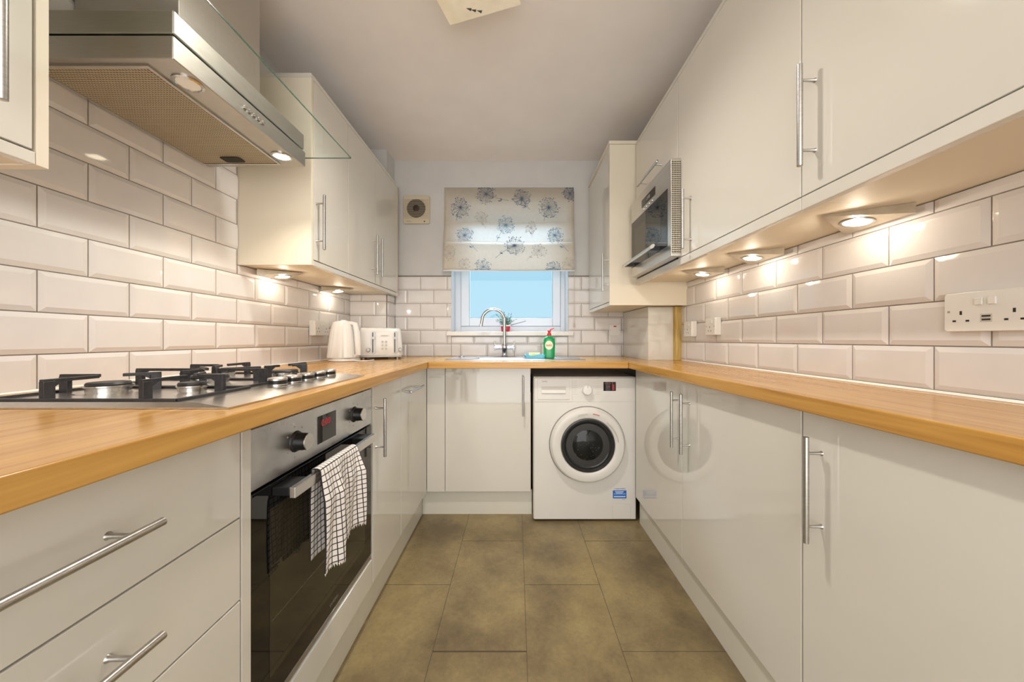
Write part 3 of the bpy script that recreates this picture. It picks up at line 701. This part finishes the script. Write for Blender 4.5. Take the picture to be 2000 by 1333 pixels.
# ------------------------------------------------------------------ washing machine
def WXp(px): return (px-VPX)/335.0
def WZp(py): return (VPY-py)/335.0
wy=2.045; wx0,wx1=.1015,.7015
t=thing('washing_machine',(.395,2.33,ZF),'white front-loading washing machine under the worktop with round dark glass door','washing machine')
MB().rbox(wx0,wx1,wy,2.60,ZF+.014,-.226,.010,'z').build('body','washer',t,bevel=.003)
box(wx0+.002,wx1-.002,wy+.012,2.59,-.2255,-.2205).build('lid','washer',t,bevel=.001)
b=MB()
for x in (wx0+.05,wx1-.05):
    for y in (wy+.05,2.55): b.cyl((x,y,ZF),(x,y,ZF+.016),.02,16)
b.build('feet','black',t)
b=MB().box(wx0+.006,WXp(1117),wy-.0006,wy+.001,WZp(786),WZp(784.6)).box(WXp(1117),wx1-.006,wy-.0006,wy+.001,WZp(785.4),WZp(784.9)).box(WXp(1117.3),WXp(1118),wy-.0005,wy+.001,WZp(785),WZp(741))
b.build('panel_seams','palegrey',t,smooth=0)
dr=MB().box(WXp(1050),WXp(1112),wy-.003,wy,WZp(781),WZp(741)).build('detergent_drawer','washer',t,bevel=.002)
MB().box(WXp(1057.5),WXp(1105),wy-.0036,wy-.002,WZp(769),WZp(755.5)).build('drawer_grip','palegrey',dr)
MB().prism([(WXp(1058),wy-.004,WZp(769)),(WXp(1058),wy-.009,WZp(768)),(WXp(1058),wy-.004,WZp(762))],(WXp(1104.5)-WXp(1058),0,0)).build('grip_lip','washer',dr)
text('logo','beko',.015,(WXp(1064),wy-.0035,WZp(745)),(1,0,0),(0,0,1),'greyprint',dr)
k=MB().lathe((WXp(1146),wy,WZp(762)),(0,-1,0),[(.034,0),(.033,.002),(.030,.003),(.027,.022),(.024,.026),(.001,.027)],36).build('programme_dial','white',t)
MB().box(WXp(1145.6),WXp(1146.4),wy-.0275,wy-.026,WZp(757),WZp(753)).build('dial_mark','greyprint',k)
b=MB()
for j in range(7):
    z=WZp(745.5+j*4.2)
    b.box(WXp(1120),WXp(1120)+.022-.006*(j%2),wy-.0006,wy,z,z+.0022)
    b.box(WXp(1171)-.022+.006*(j%3)*.6,WXp(1171),wy-.0006,wy,z,z+.0022)
for j in range(4): b.box(WXp(1205),WXp(1205)+.018-.004*(j%2),wy-.0006,wy,WZp(749.5+j*4.3),WZp(749.5+j*4.3)+.0020)
b.build('programme_lettering','palegrey',t,smooth=0)
s=MB().box(WXp(1178.5),WXp(1203),wy-.0012,wy,WZp(764),WZp(746.5)).build('display','blackglass',t)
b=MB().box(WXp(1196.5),WXp(1199.5),wy-.0018,wy-.0012,WZp(762.5),WZp(751.5))
for j in range(4): b.box(WXp(1181+j*5),WXp(1182.5+j*5),wy-.0018,wy-.0012,WZp(750),WZp(748.6))
b.build('display_lights','led',s)
text('display_digits','0:00',.012,(WXp(1188),wy-.0014,WZp(756)),(1,0,0),(0,0,1),'led',s)
# door
dc=(WXp(1146.5),wy,WZp(868))
d=MB(); n=64
d.lathe(dc,(0,-1,0),[(.150,.0),(.150,.012),(.153,.026),(.160,.034),(.185,.040),(.205,.036),(.214,.026),(.218,.010),(.218,0)],n)
dd=d.build('door','washer',t,label='white round door ring')
MB().lathe(dc,(0,-1,0),[(.2215,.0),(.2215,.004),(.216,.0045)],n).build('door_gap','seam',t)
MB().lathe(dc,(0,-1,0),[(.1545,.022),(.1545,.0315),(.148,.033),(.143,.026),(.141,.016)],n).build('glass_rim','rubber',dd)
MB().lathe(dc,(0,-1,0),[(.146,.006),(.143,.016),(.138,.0235),(.128,.024),(.118,.018),(.108,.012),(.100,.016),(.080,.026),(.045,.033),(.001,.035)],n).build('door_glass','bowl',dd)
b=MB()
for j in range(26):
    an=random.uniform(0,6.28); r=random.uniform(.02,.09); x=dc[0]+r*math.cos(an)*.9; z=dc[2]-.03+r*math.sin(an)*.8
    b.lathe((x,wy-.037,z),(0,-1,0),[(.0009,0),(.0007,.0008)],6)
b.build('water_drops','stickerw',dd)
# finger grip: arc at the right of the ring
pts=[(dc[0]+.173*math.cos(a_),wy-.040,dc[2]+.173*math.sin(a_)) for a_ in [math.radians(8+4*q) for q in range(12)]]
MB().tube(pts,.0042,8,.5).build('door_handle','palegrey',dd)
pts=[(dc[0]+.186*math.cos(a_),wy-.041,dc[2]+.186*math.sin(a_)) for a_ in [math.radians(70+3*q) for q in range(14)]]
MB().tube(pts[::1][:5],.002,6,.4).build('red_marking','redprint',dd)
MB().tube(pts[7:],.002,6,.4).build('grey_marking','palegrey',dd)
s=MB().box(WXp(1197),WXp(1223.5),wy-.0008,wy,WZp(974),WZp(958.5)).build('energy_sticker','sticker',t)
b=MB().box(WXp(1201),WXp(1218),wy-.0012,wy-.0008,WZp(962),WZp(960)).box(WXp(1199),WXp(1221.5),wy-.0012,wy-.0008,WZp(966),WZp(964.8)).box(WXp(1199),WXp(1221.5),wy-.0012,wy-.0008,WZp(971.8),WZp(969.2))
b.box(WXp(1203),WXp(1216),wy-.0012,wy-.0008,WZp(964),WZp(962.6)); b.build('sticker_print','stickerw',s)
text('sticker_heading','5 YEAR PARTS',.0105,(WXp(1210.5),wy-.0004,WZp(955.5)),(1,0,0),(0,0,1),'sticker',s)
text('sticker_footer','AAA',.009,(WXp(1218),wy-.0004,WZp(976.5)),(1,0,0),(0,0,1),'greyprint',s)
b=MB(); x0,x1,z0,z1=WXp(1196.5),WXp(1231),WZp(1013),WZp(986)
b.box(x0,x1,wy-.0015,wy,z0,z1).build('filter_hatch','washer',t,bevel=.002)
b=MB(); b.box(x0-.0015,x0,wy-.0008,wy,z0,z1).box(x1,x1+.0015,wy-.0008,wy,z0,z1).box(x0,x1,wy-.0008,wy,z1,z1+.0015)
b.build('hatch_outline','palegrey',t)

# ------------------------------------------------------------------ sink and tap
t=thing('sink',(-.01,2.35,WT),'stainless steel inset sink with drainer in the worktop below the window','sink')
sx0,sx1,sy0,sy1=-.435,.425,2.135,2.60
bx0,bx1,by0,by1=SBX0,SBX1,SBY0,SBY1
z=WT
b=MB()
b.rings([ring_rect(sx0,sx1,sy0,sy1,z+.0004),ring_rect(sx0,sx1,sy0,sy1,z+.003),ring_rect(sx0+.006,sx1-.006,sy0+.006,sy1-.006,z+.0055),ring_rect(sx0+.015,sx1-.015,sy0+.015,sy1-.015,z+.003),ring_rect(bx0,bx1,by0,by1,z+.003),ring_rect(bx0+.004,bx1-.004,by0+.004,by1-.004,z-.002),ring_rect(bx0+.012,bx1-.012,by0+.012,by1-.012,z-.135),ring_rect(bx0+.03,bx1-.03,by0+.03,by1-.03,z-.148)],cap0=False)
b.build('rim_and_bowl','sinksteel',t,bevel=.002)
b=MB()
for k in range(9): b.box(.275,.405,2.22+k*.03,2.228+k*.03,z+.003,z+.0062)
b.build('drainer_ridges','sinksteel',t,bevel=.001)
MB().lathe((-.39,2.53,z+.003),(0,0,1),[(.022,0),(.022,.004),(.014,.006)],24).build('overflow','chrome',t)
t=thing('mixer_tap',(-.084,2.535,WT),'chrome swan-neck mixer tap with two lever handles behind the sink','tap')
tx,ty=-.084,2.535
MB().lathe((tx,ty,WT+.003),(0,0,1),[(.026,0),(.026,.006),(.020,.012),(.018,.045),(.022,.055),(.022,.080),(.016,.090)],28).build('base','chrome',t)
R=.080; zc=.135
pts=[(tx,ty,WT+.085),(tx,ty,.0),(tx,ty,.08)]+[(tx-R+R*math.cos(a_),ty-.02*(a_/3.14),zc+R*math.sin(a_)) for a_ in [math.pi*q/16 for q in range(17)]]+[(tx-2*R-.006,ty-.022,zc-.03)]
MB().tube(pts,.0115,16).build('swan_neck_spout','chrome',t)
MB().cyl((tx-2*R-.0055,ty-.022,zc-.028),(tx-2*R-.008,ty-.022,zc-.042),.0130,16).build('spout_tip','chrome',t)
for s_ in (-1,1):
    q=MB().cyl((tx,ty,WT+.067),(tx+s_*.062,ty,WT+.067),.0125,20).build('valve','chrome',t)
    MB().cyl((tx+s_*.062,ty,WT+.067),(tx+s_*.072,ty,WT+.067),.020,20).cyl((tx+s_*.068,ty-.01,WT+.045),(tx+s_*.070,ty-.012,WT+.118),.0055,12).build('lever','chrome',q)

# ------------------------------------------------------------------ things by the sink
t=thing('washing_up_bottle',(.212,2.27,WT),'green washing-up liquid bottle with red cap at the back of the sink','bottle')
bz=WT+.004; bc=(.217,2.30)
MB().loft(bc,[(bz,.030,.018,3),(bz+.004,.0355,.021,3),(bz+.06,.037,.022,3),(bz+.10,.0385,.022,3),(bz+.125,.035,.020,2.6),(bz+.138,.024,.016,2.2),(bz+.142,.014,.012,2),(bz+.148,.0125,.0115,2)],40).build('bottle_body','green',t)
cp=MB().lathe((bc[0],bc[1],bz+.147),(0,0,1),[(.0135,0),(.0135,.014),(.010,.016),(.008,.024),(.0105,.026),(.0105,.036),(.006,.038)],24).build('cap','red',t)
MB().tube([(bc[0]+.002,bc[1],bz+.183),(bc[0]+.014,bc[1],bz+.190),(bc[0]+.032,bc[1],bz+.196)],[.006,.005,.004],10,.6).build('cap_flap','red',cp)
def onbottle(x,z,e=.0008): # front surface of the bottle
    hx_=.038; u=max(-1,min(1,x/hx_)); return (bc[0]+x,bc[1]-.0225*(1-abs(u)**3)**(1/3)-e,z)
b=MB(); rr=[]
n=28
for rad in (1,.75,.5,.25,.02): rr.append([onbottle(.026*rad*math.cos(2*math.pi*i/n)-.003,bz+.085+.029*rad*math.sin(2*math.pi*i/n)) for i in range(n)])
b.rings(rr,cap0=False); b.build('label','labelw',t,recalc=False)
text('label_lettering','FAIRY',.019,(bc[0]-.003,bc[1]-.0245,bz+.083),(1,0,0),(0,0,1),'redprint',t,sx=.85)
t=thing('sponge_tray',(.12,2.30,WT),'pale blue rippled tray beside the green bottle','sponge tray')
b=MB(); rr=[]
n=48
for (s_,z) in ((.80,WT+.004),(.88,WT+.004),(1.0,WT+.026),(.96,WT+.026),(.82,WT+.008),(.05,WT+.007)):
    rr.append([(.127+.075*s_*math.copysign(abs(math.cos(a_))**.6,math.cos(a_)),2.315+.042*s_*math.copysign(abs(math.sin(a_))**.6,math.sin(a_)),z+(.005*math.sin(a_*8) if s_>.9 else 0)) for a_ in [2*math.pi*i/n for i in range(n)]])
b.rings(rr,cap0=True,cap1=True).build('tray','blueplastic',t)
MB().rbox(.085,.158,2.292,2.336,WT+.009,WT+.038,.008).build('sponge','sponge',bevel=.003,label='yellow sponge lying in the pale blue tray',cat='sponge')

# ------------------------------------------------------------------ potted plant on the sill
t=thing('potted_plant',(-.078,2.665,.0575),'small bluish-green leafy plant in a red pot on the window sill','plant')
pc=(-.08,2.672)
MB().loft(pc,[(.058,.030,.026,5),(.062,.033,.028,5),(.104,.036,.030,5),(.108,.036,.030,5),(.108,.032,.026,5),(.098,.031,.025,5)],40).build('pot','potred',t)
MB().box(pc[0]-.0375,pc[0]+.0375,pc[1]-.031,pc[1]-.0301,.098,.1085).build('pot_rim_band','white',t)
b=MB()
for j in range(46):
    an=random.uniform(0,6.28); l=random.uniform(.045,.105); el=random.uniform(.35,1.4)
    p0=Vector((pc[0]+random.uniform(-.02,.02),pc[1]+random.uniform(-.015,.01),.100)); dr=Vector((math.cos(an)*math.cos(el),math.sin(an)*math.cos(el)*.6,math.sin(el)))
    p1=p0+dr*l; b.tube([p0,p0.lerp(p1,.5)+Vector((0,0,.006)),p1],[.0012,.001,.0008],5)
    for q in range(4):
        c=p0.lerp(p1,.45+.18*q); sd=Vector((random.uniform(-1,1),random.uniform(-.5,.5),random.uniform(-.2,1))).normalized(); w_=sd.cross(dr).normalized()*.0032
        b.prism([c,c+sd*.009+w_,c+sd*.019,c+sd*.009-w_],(.0004,.0004,.0004))
b.build('foliage','leaf',t)
b=MB().tube([(pc[0]+.03,2.665,.105),(pc[0]+.07,2.66,.115),(pc[0]+.155,2.655,.138)],[.0028,.0022,.002],6).tube([(pc[0]-.03,2.665,.13),(pc[0]-.055,2.66,.14),(pc[0]-.075,2.66,.143)],[.002,.0016,.0012],6)
b.build('trailing_stem','twig',t)

# ------------------------------------------------------------------ roman blind
t=thing('roman_blind',(-.05,2.63,.51),'cream roman blind printed with blue and grey seed heads, half raised over the window','blind')
bl0,bl1=-.541,.434
PROF=[(1.145,2.645),(1.0,2.642),(.885,2.636),(.876,2.626),(.868,2.634),(.80,2.624),(.728,2.606),(.719,2.596),(.712,2.604),(.62,2.598),(.53,2.592),(.514,2.600),(.513,2.612),(.56,2.622),(.62,2.628),(.735,2.640)]
def blindY(z):
    for (za,ya),(zb,yb) in zip(PROF[:12],PROF[1:12]):
        if zb<=z<=za: return ya+(yb-ya)*(za-z)/(za-zb)
    return 2.598
b=MB(); rows=[]
n=40
for (z,y) in PROF: rows.append([(bl0+(bl1-bl0)*i/n,y+.0018*math.sin(i*.7+z*9)*(1 if z<.9 else .4),z+.0035*math.sin(i/n*math.pi*2+1)*(1 if z<.9 else 0)) for i in range(n+1)])
b.rings(rows,False,False,closed=False)
o=b.build('fabric','fabric',t,smooth=60); s=o.modifiers.new('thick','SOLIDIFY'); s.thickness=.0015
def flower(cx,cz,r,ang,stem,ink,dense=30):
    mb=MB(); r*=1.1
    def pt(dx,dz,e=.0042): 
        X,Z=cx+dx,cz+dz; X=max(bl0+.003,min(bl1-.003,X)); Z=max(.517,min(1.14,Z)); return Vector((X,blindY(Z)-e,Z))
    def stroke(a,c,w_):
        d=(c-a); 
        if d.length<1e-4: return
        nn=Vector((-d.z,0,d.x)).normalized()*w_
        mb.poly([a+nn,a-nn,c-nn,c+nn])
    def dot(p,s_):
        mb.poly([p+Vector((s_*math.cos(k*math.pi/3),0,s_*math.sin(k*math.pi/3))) for k in range(6)])
    for k in range(dense):
        a_=2*math.pi*k/dense+random.uniform(-.1,.1); l=r*random.uniform(.62,1.0)
        e=pt(l*math.cos(a_),l*math.sin(a_)); stroke(pt(0,0),e,.0008)
        dot(e,random.uniform(.0028,.0044))
        for q in (-.28,.28):
            l2=l*random.uniform(.7,1.05); e2=pt(l2*math.cos(a_+q*.5),l2*math.sin(a_+q*.5)); dot(e2,random.uniform(.002,.0034))
    dot(pt(0,0),.006)
    if stem:
        p=pt(0,0); 
        for k in range(1,7):
            q=pt(stem*k/6*math.cos(ang+.15*k/6),stem*k/6*math.sin(ang+.15*k/6)); stroke(p,q,.0010); p=q
        lf=stem*.72
        for s_ in (-.6,.6):
            c=pt(lf*math.cos(ang),lf*math.sin(ang)); e=pt(lf*math.cos(ang)+.030*math.cos(ang+math.pi*.9+s_),lf*math.sin(ang)+.026*math.sin(ang+math.pi*.9+s_))
            m_=(c+e)/2+Vector((.004,0,.004)); mb.poly([c,m_,e,(c+e)/2-Vector((.004,0,.004))])
    mb.build('seed_head_print',ink,t,smooth=0,recalc=False)
def BX(px): return (px-VPX)*2.63/F_PX
def BZ(py): return (VPY-py)*2.63/F_PX
dg=math.radians
flower(BX(899),BZ(405),.075,dg(-115),.11,'ink'); flower(BX(949),BZ(378),.075,dg(-25),.18,'ink'); flower(BX(1019),BZ(387),.068,dg(-62),.105,'ink')
flower(BX(1072),BZ(405),.075,dg(-118),.11,'ink'); flower(BX(1114),BZ(377),.062,dg(-95),.0,'ink')
flower(BX(988),BZ(440),.068,dg(-125),.17,'inkblue'); flower(BX(908),BZ(461),.062,dg(-60),.16,'inkblue'); flower(BX(1083),BZ(461),.062,dg(-60),.16,'inkblue')
flower(BX(1005),BZ(482),.072,dg(-155),.17,'ink'); 
flower(BX(940),BZ(425),.050,dg(-75),.09,'inkpale',18); flower(BX(1037),BZ(446),.045,dg(-90),.07,'inkpale',16); flower(BX(880),BZ(497),.055,dg(-75),0,'inkpale',18)
flower(BX(1052),BZ(492),.055,dg(-150),.12,'inkpale',18); flower(BX(908),BZ(519),.045,0,0,'inkpale',16); flower(BX(945),BZ(524),.060,0,0,'inkblue',20); flower(BX(1080),BZ(526),.055,0,0,'inkblue',20); flower(BX(1110),BZ(520),.055,0,0,'inkpale',18)
box(bl0-.004,bl1+.006,2.646,2.6595,1.115,1.148).build('headrail','upvc',t)
MB().box(bl0,bl1,2.602,2.606,.505,.516).build('bottom_bar','upvc',t)
b=MB().tube([(.437,2.640,1.12),(.437,2.636,.6),(.437,2.632,.12)],.0016,6)
b.lathe((.437,2.632,.125),(0,0,-1),[(.002,0),(.0055,.008),(.0065,.030),(.004,.034)],14); b.build('pull_cord','fancream',t)

# ------------------------------------------------------------------ extractor fan on the wall
t=thing('wall_fan',(-.751,2.65,.87),'square cream extractor fan with round slatted grille left of the blind','fan')
fx0,fx1,fz0,fz1,fy=-.850,-.652,.872,1.083,2.640
fc=(-.752,.985)
MB().rbox(fx0,fx1,fy,YB-.001,fz0,fz1,.010,'y').build('housing','fancream',t,bevel=.004)
MB().lathe((fc[0],fy,fc[1]),(0,-1,0),[(.070,-.001),(.070,.0015)],48).build('rotor','rotor',t)
MB().lathe((fc[0],fy-.001,fc[1]),(0,-1,0),[(.026,0),(.024,.004),(.006,.006)],28).build('hub','rotor',t)
b=MB()
for k in range(16):
    z=.912+k*.0093; w_=math.sqrt(max(0,.070**2-(z-fc[1])**2))
    b.box(fx0+.006,fx1-.006,fy-.0045,fy-.001,z-.0008,z+.0008)
b.build('grille_slats','fancream',t,smooth=0)
MB().box(-.826,-.790,fy-.0015,fy,.886,.891).build('maker_mark','greyprint',t)
MB().lathe((-.690,fy,.888),(0,-1,0),[(.005,0),(.004,.001)],16).build('indicator','dark',t)

# ------------------------------------------------------------------ sockets and switches
def socket(label,c,axis,wd,ht,parts,d=.0085,back=0):
    """axis: 'L' left wall(+x), 'R' right wall(-x), 'B' back wall(-y). parts drawn in local (u right, v up)"""
    t=thing('wall_socket' if 'S' in parts else 'wall_switch',c,label,'socket' if 'S' in parts else 'switch')
    def loc(u,v,h):
        if axis=='L': return (c[0]+h,c[1]+u,c[2]+v)
        if axis=='R': return (c[0]-h,c[1]-u,c[2]+v)
        return (c[0]+u,c[1]-h,c[2]+v)
    def bx(u0,u1,v0,v1,h0,h1,b=None):
        b=b or MB(); p=loc(u0,v0,h0); q=loc(u1,v1,h1)
        b.box(min(p[0],q[0]),max(p[0],q[0]),min(p[1],q[1]),max(p[1],q[1]),min(p[2],q[2]),max(p[2],q[2])); return b
    h0=0
    if back: bx(-wd/2,wd/2,-ht/2,ht/2,0,back).build('back_box','white',t,bevel=.002); h0=back
    rad=.006; P=[]
    pts=[]
    for (cu,cv,st) in ((wd/2-rad,ht/2-rad,0),(-wd/2+rad,ht/2-rad,1),(-wd/2+rad,-ht/2+rad,2),(wd/2-rad,-ht/2+rad,3)):
        for k in range(6):
            a_=(st+k/5)*math.pi/2; pts.append((cu+rad*math.cos(a_),cv+rad*math.sin(a_)))
    MB().rings([[loc(u,v,h0) for u,v in pts],[loc(u,v,h0+d-.002) for u,v in pts],[loc(u*.975,v*.97,h0+d) for u,v in pts]]).build('face_plate','white',t,smooth=30)
    hh=h0+d
    def pins(u,v):
        b=MB(); bx(u-.002,u+.002,v+.004,v+.0125,hh,hh+.0004,b); bx(u-.0145,u-.0085,v-.0115,v-.0075,hh,hh+.0004,b); bx(u+.0085,u+.0145,v-.0115,v-.0075,hh,hh+.0004,b)
        b.build('pin_holes','dark',t,smooth=0)
    def rocker(u,v): bx(u-.0065,u+.0065,v-.0075,v+.0075,hh,hh+.004).build('rocker_switch','white',t,bevel=.0012)
    def screw(u,v): MB().lathe(loc(u,v,hh),Vector(loc(0,0,1))-Vector(loc(0,0,0)),[(.003,0),(.0025,.0006)],10).build('screw','greyprint',t)
    if parts=='SS': pins(-.042,-.010); pins(.042,-.010); rocker(-.011,.022); rocker(.011,.022); screw(-.064,0); screw(.064,0)
    if parts=='SSU':
        pins(-.042,-.010); pins(.042,-.010); rocker(-.0105,.021); rocker(.0105,.021); screw(-.064,.002); screw(.064,.002)
        b=MB(); bx(-.007,.007,-.0125,-.009,hh,hh+.0004,b); bx(-.007,.007,-.020,-.0165,hh,hh+.0004,b); b.build('usb_ports','dark',t,smooth=0)
        bx(-.0095,.0095,-.0235,-.006,hh-.0001,hh+.0002).build('usb_surround','palegrey',t)
    if parts=='S': pins(-.004,-.012); rocker(.012,.024); screw(-.034,0); screw(.034,0)
    if parts=='F': bx(-.012,.012,-.022,.0,hh,hh+.001).build('fuse_door','white',t,bevel=.0004); bx(-.010,.010,.022,.032,hh,hh+.003).build('rocker_switch','redprint',t); screw(-.034,0); screw(.034,0)
    return t
socket('white double wall socket on the left tiles behind the kettle',(XL+.0085,2.075,.064),'L',.146,.086,'SS',back=.028)
socket('white double socket with two charging ports on the right tiles',(XR-.009,.738,.060),'R',.146,.086,'SSU',d=.012)
socket('white single socket on the right tiles, farther of the pair',(XR-.009,1.985,.058),'R',.086,.086,'S',back=.022)
socket('white single socket on the right tiles, nearer of the pair',(XR-.009,1.755,.064),'R',.086,.086,'S',back=.022)
socket('fused switch plate on the back wall tiles right of the sink',(.745,YB-.009,.070),'B',.086,.086,'F')

# ------------------------------------------------------------------ kettle
t=thing('kettle',(-.985,2.05,WT),'cream ribbed electric kettle on its base left of the toaster','kettle')
kc=(-1.008,2.05)
MB().lathe((kc[0]+.005,kc[1],WT+.0005),(0,0,1),[(.080,0),(.085,.004),(.084,.014),(.070,.018)],40).build('power_base','white',t)
rr=[]; n=96
for (z,h_,e) in ((.0185,.074,3.4),(.024,.0775,3.4),(.10,.072,3.2),(.17,.064,3.0),(.212,.058,2.8),(.226,.053,2.6),(.230,.045,2.4)):
    ring=[]
    for i in range(n):
        a_=2*math.pi*i/n; ct,st=math.cos(a_),math.sin(a_); rb=1+(.010*math.sin(i*math.pi*2/4) if .02<z<.22 else 0)
        ring.append((kc[0]+h_*rb*math.copysign(abs(ct)**(2/e),ct),kc[1]+h_*rb*math.copysign(abs(st)**(2/e),st),WT+z))
    rr.append(ring)
MB().rings(rr).build('kettle_body','fancream' if 0 else 'white',t)
MB().lathe((kc[0],kc[1],WT+.229),(0,0,1),[(.046,0),(.044,.004),(.018,.006),(.016,.011),(.004,.012)],32).build('lid','white',t)
hp=[(kc[0]+.048,kc[1]-.02,WT+.222),(kc[0]+.078,kc[1]-.025,WT+.216),(kc[0]+.090,kc[1]-.028,WT+.17),(kc[0]+.096,kc[1]-.03,WT+.10),(kc[0]+.099,kc[1]-.03,WT+.04),(kc[0]+.074,kc[1]-.025,WT+.028)]
MB().tube(hp,[.012,.015,.017,.017,.015,.010],14,.8).build('handle','white',t)
b=MB().tube([(kc[0]+.07,kc[1]-.04,WT+.005),(kc[0]+.11,kc[1]-.05,WT+.004),(kc[0]+.15,kc[1]-.03,WT+.004),(kc[0]+.16,kc[1]+.04,WT+.004)],.003,8); b.build('power_cord','white',t)

# ------------------------------------------------------------------ toaster
t=thing('toaster',(-.855,2.30,WT),'cream four-slice toaster with two levers in the corner beside the kettle','toaster')
tx0,tx1,ty0,ty1=-.985,-.722,2.19,2.44; tz=WT
tcx=(tx0+tx1)/2
rr=[]
for (z,sx,sy) in ((.026,.134,.126),(.030,.135,.128),(.10,.131,.125),(.170,.125,.120),(.190,.122,.117),(.199,.116,.110)):
    ring=[]
    for i in range(64):
        a_=2*math.pi*i/64; ct,st=math.cos(a_),math.sin(a_)
        ring.append((tcx+sx*math.copysign(abs(ct)**.22,ct),2.315+sy*math.copysign(abs(st)**.22,st),tz+z))
    rr.append(ring)
MB().rings(rr).build('shell','white',t)
def ty(z): return 2.315-.128+(z-.03)*.055   # front face y at height z
MB().box(tx0+.003,tx1-.003,2.188,2.44,tz+.014,tz+.026).build('base_band','satin',t,bevel=.003)
b=MB()
for x in (tx0+.03,tx1-.03):
    for y in (2.21,2.42): b.cyl((x,y,tz),(x,y,tz+.016),.011,14)
b.build('feet','satin',t)
for x in (-.895,-.765):
    y=2.1835
    s=MB().rbox(x-.009,x+.013,y-.001,y+.012,tz+.038,tz+.178,.009,'y').build('lever_track','satin',t)
    MB().box(x-.006,x-.001,y-.0018,y,tz+.045,tz+.170).build('lever_slot','dark',s)
    MB().rbox(x-.009,x+.010,y-.020,y-.002,tz+.128,tz+.143,.005,'y').build('lever','satin',t)
for x in (-.925,-.735):
    MB().lathe((x,2.188,tz+.062),(0,-1,0),[(.012,-.004),(.012,.010),(.010,.012)],24).build('browning_dial','satin',t)
b=MB()
for i in range(2):
    for j in range(3): b.rbox(-.848+i*.022,-.836+i*.022,2.184,2.192,tz+.062+j*.022,tz+.074+j*.022,.003,'y')
b.build('buttons','palegrey',t)
MB().box(-.850,-.806,2.1850,2.192,tz+.152,tz+.1535).build('front_mark','palegrey',t)
b=MB()
for k in range(4): b.box(tx0+.045+k*.05,tx0+.065+k*.05,2.22,2.41,tz+.1985,tz+.2)
b.build('bread_slots','dark',t)

t.rotation_euler.z=math.radians(20); t.location.x=-.893; t.location.y=2.312
